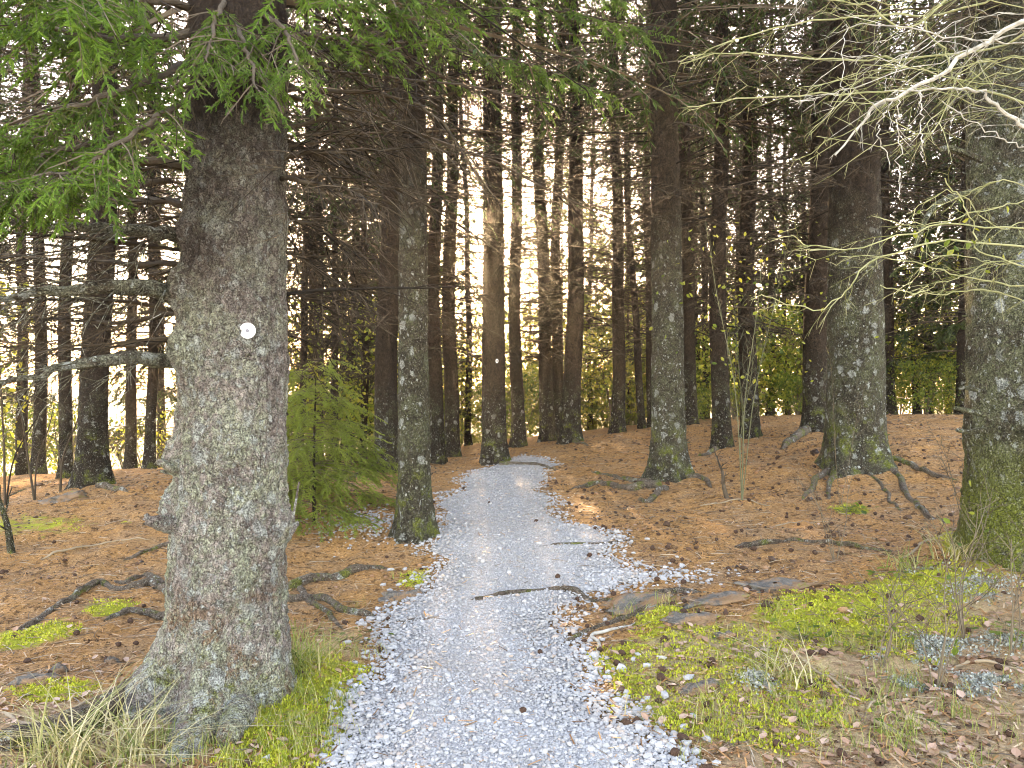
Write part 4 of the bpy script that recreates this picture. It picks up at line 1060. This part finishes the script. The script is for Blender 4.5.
# needle litter
mb = MB(); x, y = samp(60000, 2.4, 16, -6.5, 8, 1.5)
keep = (path_d(x, y) < .02) | (rng.random(len(x)) < .09); x, y = x[keep], y[keep]; n = len(x)
nd = np.array([[0, -.5, 0], [1, -.5, 0], [1, .5, 0], [0, .5, 0]], float) * [.045, .005, 1]
fr_ = np.einsum('nij,njk->nik', rotz(U(0, 6.28, n)), frame(np.stack([np.ones(n), U(-.2, .2, n), U(-.15, .35, n)], -1)))
stamp(mb, (nd, np.array([[0, 1, 2, 3]])), fr_, np.stack([x, y, htop(x, y) + .006], -1), U(.5, 1.6, n))
tag(mb.build('needle_litter', M['litter']), 'brown fallen spruce needles and twig bits over the forest floor', 'litter', kind='stuff')
# twigs and dark crumbs of cones and bark among the needles
mb = MB(); x, y = samp(11000, 2.6, 15, -6.5, 8, 1.4); keep = (path_d(x, y) < -.02) | (rng.random(len(x)) < .03); x, y = x[keep], y[keep]; n = len(x)
pr = tube([[-.5, 0, 0], [-.1, .03, .02], [.5, -.02, 0]], [.018, .016, .007], 3)
fr_ = np.einsum('nij,njk->nik', rotz(U(0, 6.28, n)), frame(np.stack([np.ones(n), U(-.2, .2, n), U(-.08, .12, n)], -1)))
stamp(mb, pr, fr_, np.stack([x, y, htop(x, y) + .006], -1), np.clip(rng.lognormal(-2.3, .5, n), .03, .17))
tag(mb.build('twig_litter', M['twig_bits']), 'small fallen twigs strewn over the needle floor', 'litter', kind='stuff')
mb = MB(); x, y = samp(60000, 2.6, 16, -6.5, 8, 1.4); keep = (path_d(x, y) < -.02) & (fbm(np.stack([x, y, x * 0], -1) * 1.6, 4, 61) > -.1 + .25 * (x < 0)) & (rng.random(len(x)) > .7 * mossf(x, y)); x, y = x[keep], y[keep]
scatter_stones(mb, x, y, rng.lognormal(-4.85, .5, len(x)) * np.clip(.7 + y * .06, .8, 1.4), .2)
tag(mb.build('bark_litter', M['crumbs']), 'dark crumbs of bark and cone scales on the needle floor', 'litter', kind='stuff')
# dead leaves
mb = MB(); x, y = samp(8000, 2.6, 9, -4, 5, 1.6)
w_ = np.clip(thatf(x, y) * .8 + .06, 0, 1); keep = (rng.random(len(x)) < w_) & (path_d(x, y) < .05); x, y = x[keep], y[keep]; n = len(x)
stamp(mb, leaf_proto(.045, .03), np.einsum('nij,njk->nik', rotz(U(0, 6.28, n)), frame(np.stack([np.ones(n), U(-.3, .3, n), U(-.5, .5, n)], -1))), np.stack([x, y, htop(x, y) + .012], -1), U(.6, 1.3, n))
tag(mb.build('leaf_litter', M['leaf_dead']), 'curled brown dead leaves strewn over the bank', 'litter', kind='stuff')
# moss cushions: short dense tips
mb = MB(); x, y = samp(330000, 2.6, 8.5, -4.5, 5, 1.7)
w_ = mossf(x, y) + .55 * fbm(np.stack([x, y, x * 0], -1) * 5, 4, 21); keep = (w_ > .47) & (path_d(x, y) < .03); x, y = x[keep], y[keep]; n = len(x)
tip = np.array([[-.5, 0, 0], [.5, 0, 0], [.15, 0, 1]], float) * [.011, 1, .013]
fr_ = np.einsum('nij,njk->nik', rotz(U(0, 6.28, n)), frame(np.stack([np.ones(n), np.zeros(n), np.zeros(n)], -1), np.stack([U(-1, 1, n), U(-1.2, 1.2, n), np.ones(n)], -1)))
stamp(mb, (tip, np.array([[0, 1, 2]])), fr_, np.stack([x, y, h(x, y) + .022 * np.clip(fbm(np.stack([x, y, x * 0], -1) * 12, 2, 31) + .4, 0, 1) - .004], -1), U(.6, 1.4, n))
tag(mb.build('moss', M['moss']), 'yellow green moss cushions over bank, roots and path edges', 'moss', kind='stuff')
# grass blades
def blades(n, L, w, bend):
    V, F = [], []
    for i in range(n):
        a = U(0, 6.28); l = L * U(.5, 1.15); t = np.linspace(0, 1, 5); o = rng.normal(size=2) * .04; bd = bend * U(.4, 1.4)
        r_ = bd * l * t ** 1.8; z_ = l * t * (1 - .35 * bd * t)
        c_ = np.stack([o[0] + np.cos(a) * r_, o[1] + np.sin(a) * r_, z_], -1); sd = np.array([-math.sin(a), math.cos(a), 0]) * w / 2
        q = np.stack([c_ - sd * (1 - t)[:, None] ** .7, c_ + sd * (1 - t)[:, None] ** .7], 1).reshape(-1, 3); b0 = len(V) * 10
        V.append(q); F += [[b0 + 2 * k, b0 + 2 * k + 1, b0 + 2 * k + 3, b0 + 2 * k + 2] for k in range(4)]
    return np.concatenate(V), np.array(F)
GR = [blades(14, .13, .0035, .7) for _ in range(4)]
mb = MB(); x, y = samp(6500, 2.6, 9, -4.5, 5, 1.6)
gp = [(*G(a, b)[:2], c, d_, e) for a, b, c, d_, e in [(305, 665, .28, .45, 1.), (280, 735, .3, .3, .8), (740, 700, .5, .5, .35), (830, 625, .5, .4, .5), (900, 660, .7, .6, .3), (360, 600, .15, .2, .5), (415, 578, .1, .15, .7), (665, 605, .2, .15, .5), (320, 720, .3, .3, .8), (130, 745, .5, .3, .7), (950, 730, .6, .4, .3)]]
w_ = sum(e * blob(x, y, a, b, c, d_) for a, b, c, d_, e in gp); keep = (rng.random(len(x)) < w_) & (path_d(x, y) < .0); x, y = x[keep], y[keep]; n = len(x); ch = rng.integers(0, 4, n)
for c_ in range(4):
    m = ch == c_; stamp(mb, GR[c_], rotz(U(0, 6.28, m.sum())), np.stack([x[m], y[m], h(x[m], y[m])], -1), U(.5, 1.2, m.sum()))
tag(mb.build('grass', M['grass_green']), 'short green grass on the bank and beside the front spruce', 'grass', kind='stuff')
for i, (px, py, n, L, lab) in enumerate([(125, 760, 85, .33, 'big arching tuft of straw and green grass before the front spruce'), (60, 768, 90, .42, 'thin tuft of dry straw in the lower left corner'),
                                      (300, 668, 110, .24, 'dark green grass tuft against the right foot of the massive spruce'), (960, 560, 60, .35, 'dry grass tuft at the foot of the lichen covered tree'), (905, 570, 60, .2, 'green tuft on the moss above the grey lichen'), (780, 680, 40, .22, 'wispy dry tuft on the mossy bank')]):
    V, F = blades(n, L, .0045, .95); m_ = MB(); m_.add(V * [1.8, 1.8, 1] , F); tag(m_.build('grass_tuft', M['grass_green' if i in (2, 4) else 'grass_dry'], None, G(px, py)), lab, 'grass tuft', 'grass tufts near the path')
# grey lichen clumps
mb = MB()
for px, py, rx, ry, n in [(760, 682, .1, .08, 160), (935, 645, .16, .12, 420), (990, 680, .2, .16, 600), (900, 655, .14, .1, 300), (985, 590, .2, .18, 380), (925, 570, .12, .12, 160), (915, 690, .1, .07, 160), (1005, 640, .15, .12, 250)]:
    g_ = G(px, py); xx = g_[0] + rng.normal(size=n) * rx * .6; yy = g_[1] + rng.normal(size=n) * ry * .6
    n *= 4; xx = g_[0] + rng.normal(size=n) * rx * .55; yy = g_[1] + rng.normal(size=n) * ry * .55
    hm = .05 * np.clip(fbm(np.stack([xx, yy, xx * 0], -1) * 9, 3, 51) + .25, -.1, 1); kk = hm > .002; xx, yy, hm = xx[kk], yy[kk], hm[kk]; n = len(xx)
    stamp(mb, leaf_proto(.016, .009), randrot(n), np.stack([xx, yy, h(xx, yy) + hm * U(.4, 1.1, n)], -1), U(.5, 1.4, n))
tag(mb.build('lichen', M['lichen']), 'blue grey reindeer lichen in clumps on the right bank', 'lichen', kind='stuff')
# bare little shrublets on the bank
for i, (px, py, H) in enumerate([(965, 640, .85), (880, 668, .5), (935, 690, .65), (1010, 655, .7), (835, 560, .9), (970, 545, .8)]):
    sapling(G(px, py), [(U(-.25, .25), U(-.1, .1), H * U(.6, 1), .004) for _ in range(4)], 0 if i > 3 else 14, .12, (.3, 1), ['tall bare shrublet by the grey lichen', 'low bare shrublet on the middle of the bank', 'brownish shrublet standing among grey lichen', 'shrublet with a few leaves at the right picture edge', 'thin bare wand standing on the needles above the bank', 'bare wand before the lichen covered tree'][i], 'shrublet', None, 'twig', 'leaf_green', .04, 'shrublet')
# broad leaf herbs
for i, (px, py, n, ls) in enumerate([(875, 640, 24, .05), (800, 640, 22, .045), (895, 580, 20, .06), (1005, 640, 20, .06), (850, 512, 26, .07), (352, 640, 14, .04), (735, 645, 12, .04), (905, 735, 12, .04)]):
    g_ = G(px, py); m_ = MB(); q = rng.normal(size=(n, 3)) * [.09, .07, .02] + [0, 0, .05]
    for p_ in q: m_.add(*tube([[p_[0] * .05, p_[1] * .05, -.01], p_], [.0015, .001], 3), 1)
    stamp(m_, leaf_proto(ls, ls * .7), frame(np.stack([rng.normal(size=n), rng.normal(size=n), U(-.3, .3, n)], -1)), q, U(.6, 1.2, n))
    tag(m_.build('herb', [M['leaf_green'], M['sapling_stem']], None, g_), 'small leafy herb ' + ['below the grey lichen clumps', 'in the moss just right of the bend rocks', 'at the top of the mossy bank', 'at the right picture edge', 'in front of the thick mossy spruce', 'beside the gravel right of the front spruce', 'on the bank near the pale rock', 'near the barkless yellow stick'][i], 'herb', 'leafy herbs on the ground')

# spruce cones
n1, n2 = 9, 7
def cone_mesh():
    t = np.linspace(0, 1, n2); prof = np.array([.25, .8, 1, .95, .8, .5, .12]); V = []
    for i in range(n2):
        th = np.arange(n1) * 6.283 / n1 + (i % 2) * .35
        r_ = prof[i] * (1 + .18 * (np.arange(n1) % 2)); V.append(np.stack([np.full(n1, (t[i] - .5) * 3.0), np.cos(th) * r_, np.sin(th) * r_], -1))
    i = np.arange(n2 - 1)[:, None] * n1; j = np.arange(n1)[None]; j2 = (j + 1) % n1
    m_ = MB(); m_.add(np.concatenate(V), np.stack([i + j, i + j2, i + n1 + j2, i + n1 + j], -1).reshape(-1, 4)); return m_.mesh('spruce_cone', M['cone'])
CM = [cone_mesh() for _ in range(2)]
k_ = 0
while k_ < 290:
    x_, y_ = (float(q[0]) for q in samp(1, 3.0, 10.5, -4.5, 6, 1.3))
    if (path_d(np.array(x_), np.array(y_)) > .1 and rng.random() > .06) or abs(x_) > .68 * y_ or (x_ < 0 and rng.random() > .35): continue
    o = link('spruce_cone', CM[k_ % 2], None, (x_, y_, float(htop(x_, y_)) + .012), U(0, 6.28), U(.012, .019))
    o.rotation_euler = (U(0, 6), U(-.3, .3), U(0, 6.28))
    tag(o, 'small dark spruce cone lying on the ground', 'cone', 'fallen spruce cones'); k_ += 1

# scattering volume added for a warm glow around the sun
mb = MB(); bx0, bx1, by0, by1, bz0, bz1 = -520, 525, -520, 530, -4.5, 19
mb.add([[bx0, by0, bz0], [bx1, by0, bz0], [bx1, by1, bz0], [bx0, by1, bz0], [bx0, by0, bz1], [bx1, by0, bz1], [bx1, by1, bz1], [bx0, by1, bz1]],
       [[0, 3, 2, 1], [4, 5, 6, 7], [0, 1, 5, 4], [1, 2, 6, 5], [2, 3, 7, 6], [3, 0, 4, 7]])
hz_ = NT('glow_haze'); pv = hz_.n('VolumePrincipled', {'Density': .0010, 'Anisotropy': .82, 'Color': (.95, .95, .95)}); hz_.t.links.new(pv.outputs[0], hz_.out.inputs['Volume'])
tag(mb.build('glow_haze', hz_.m), kind='stuff')
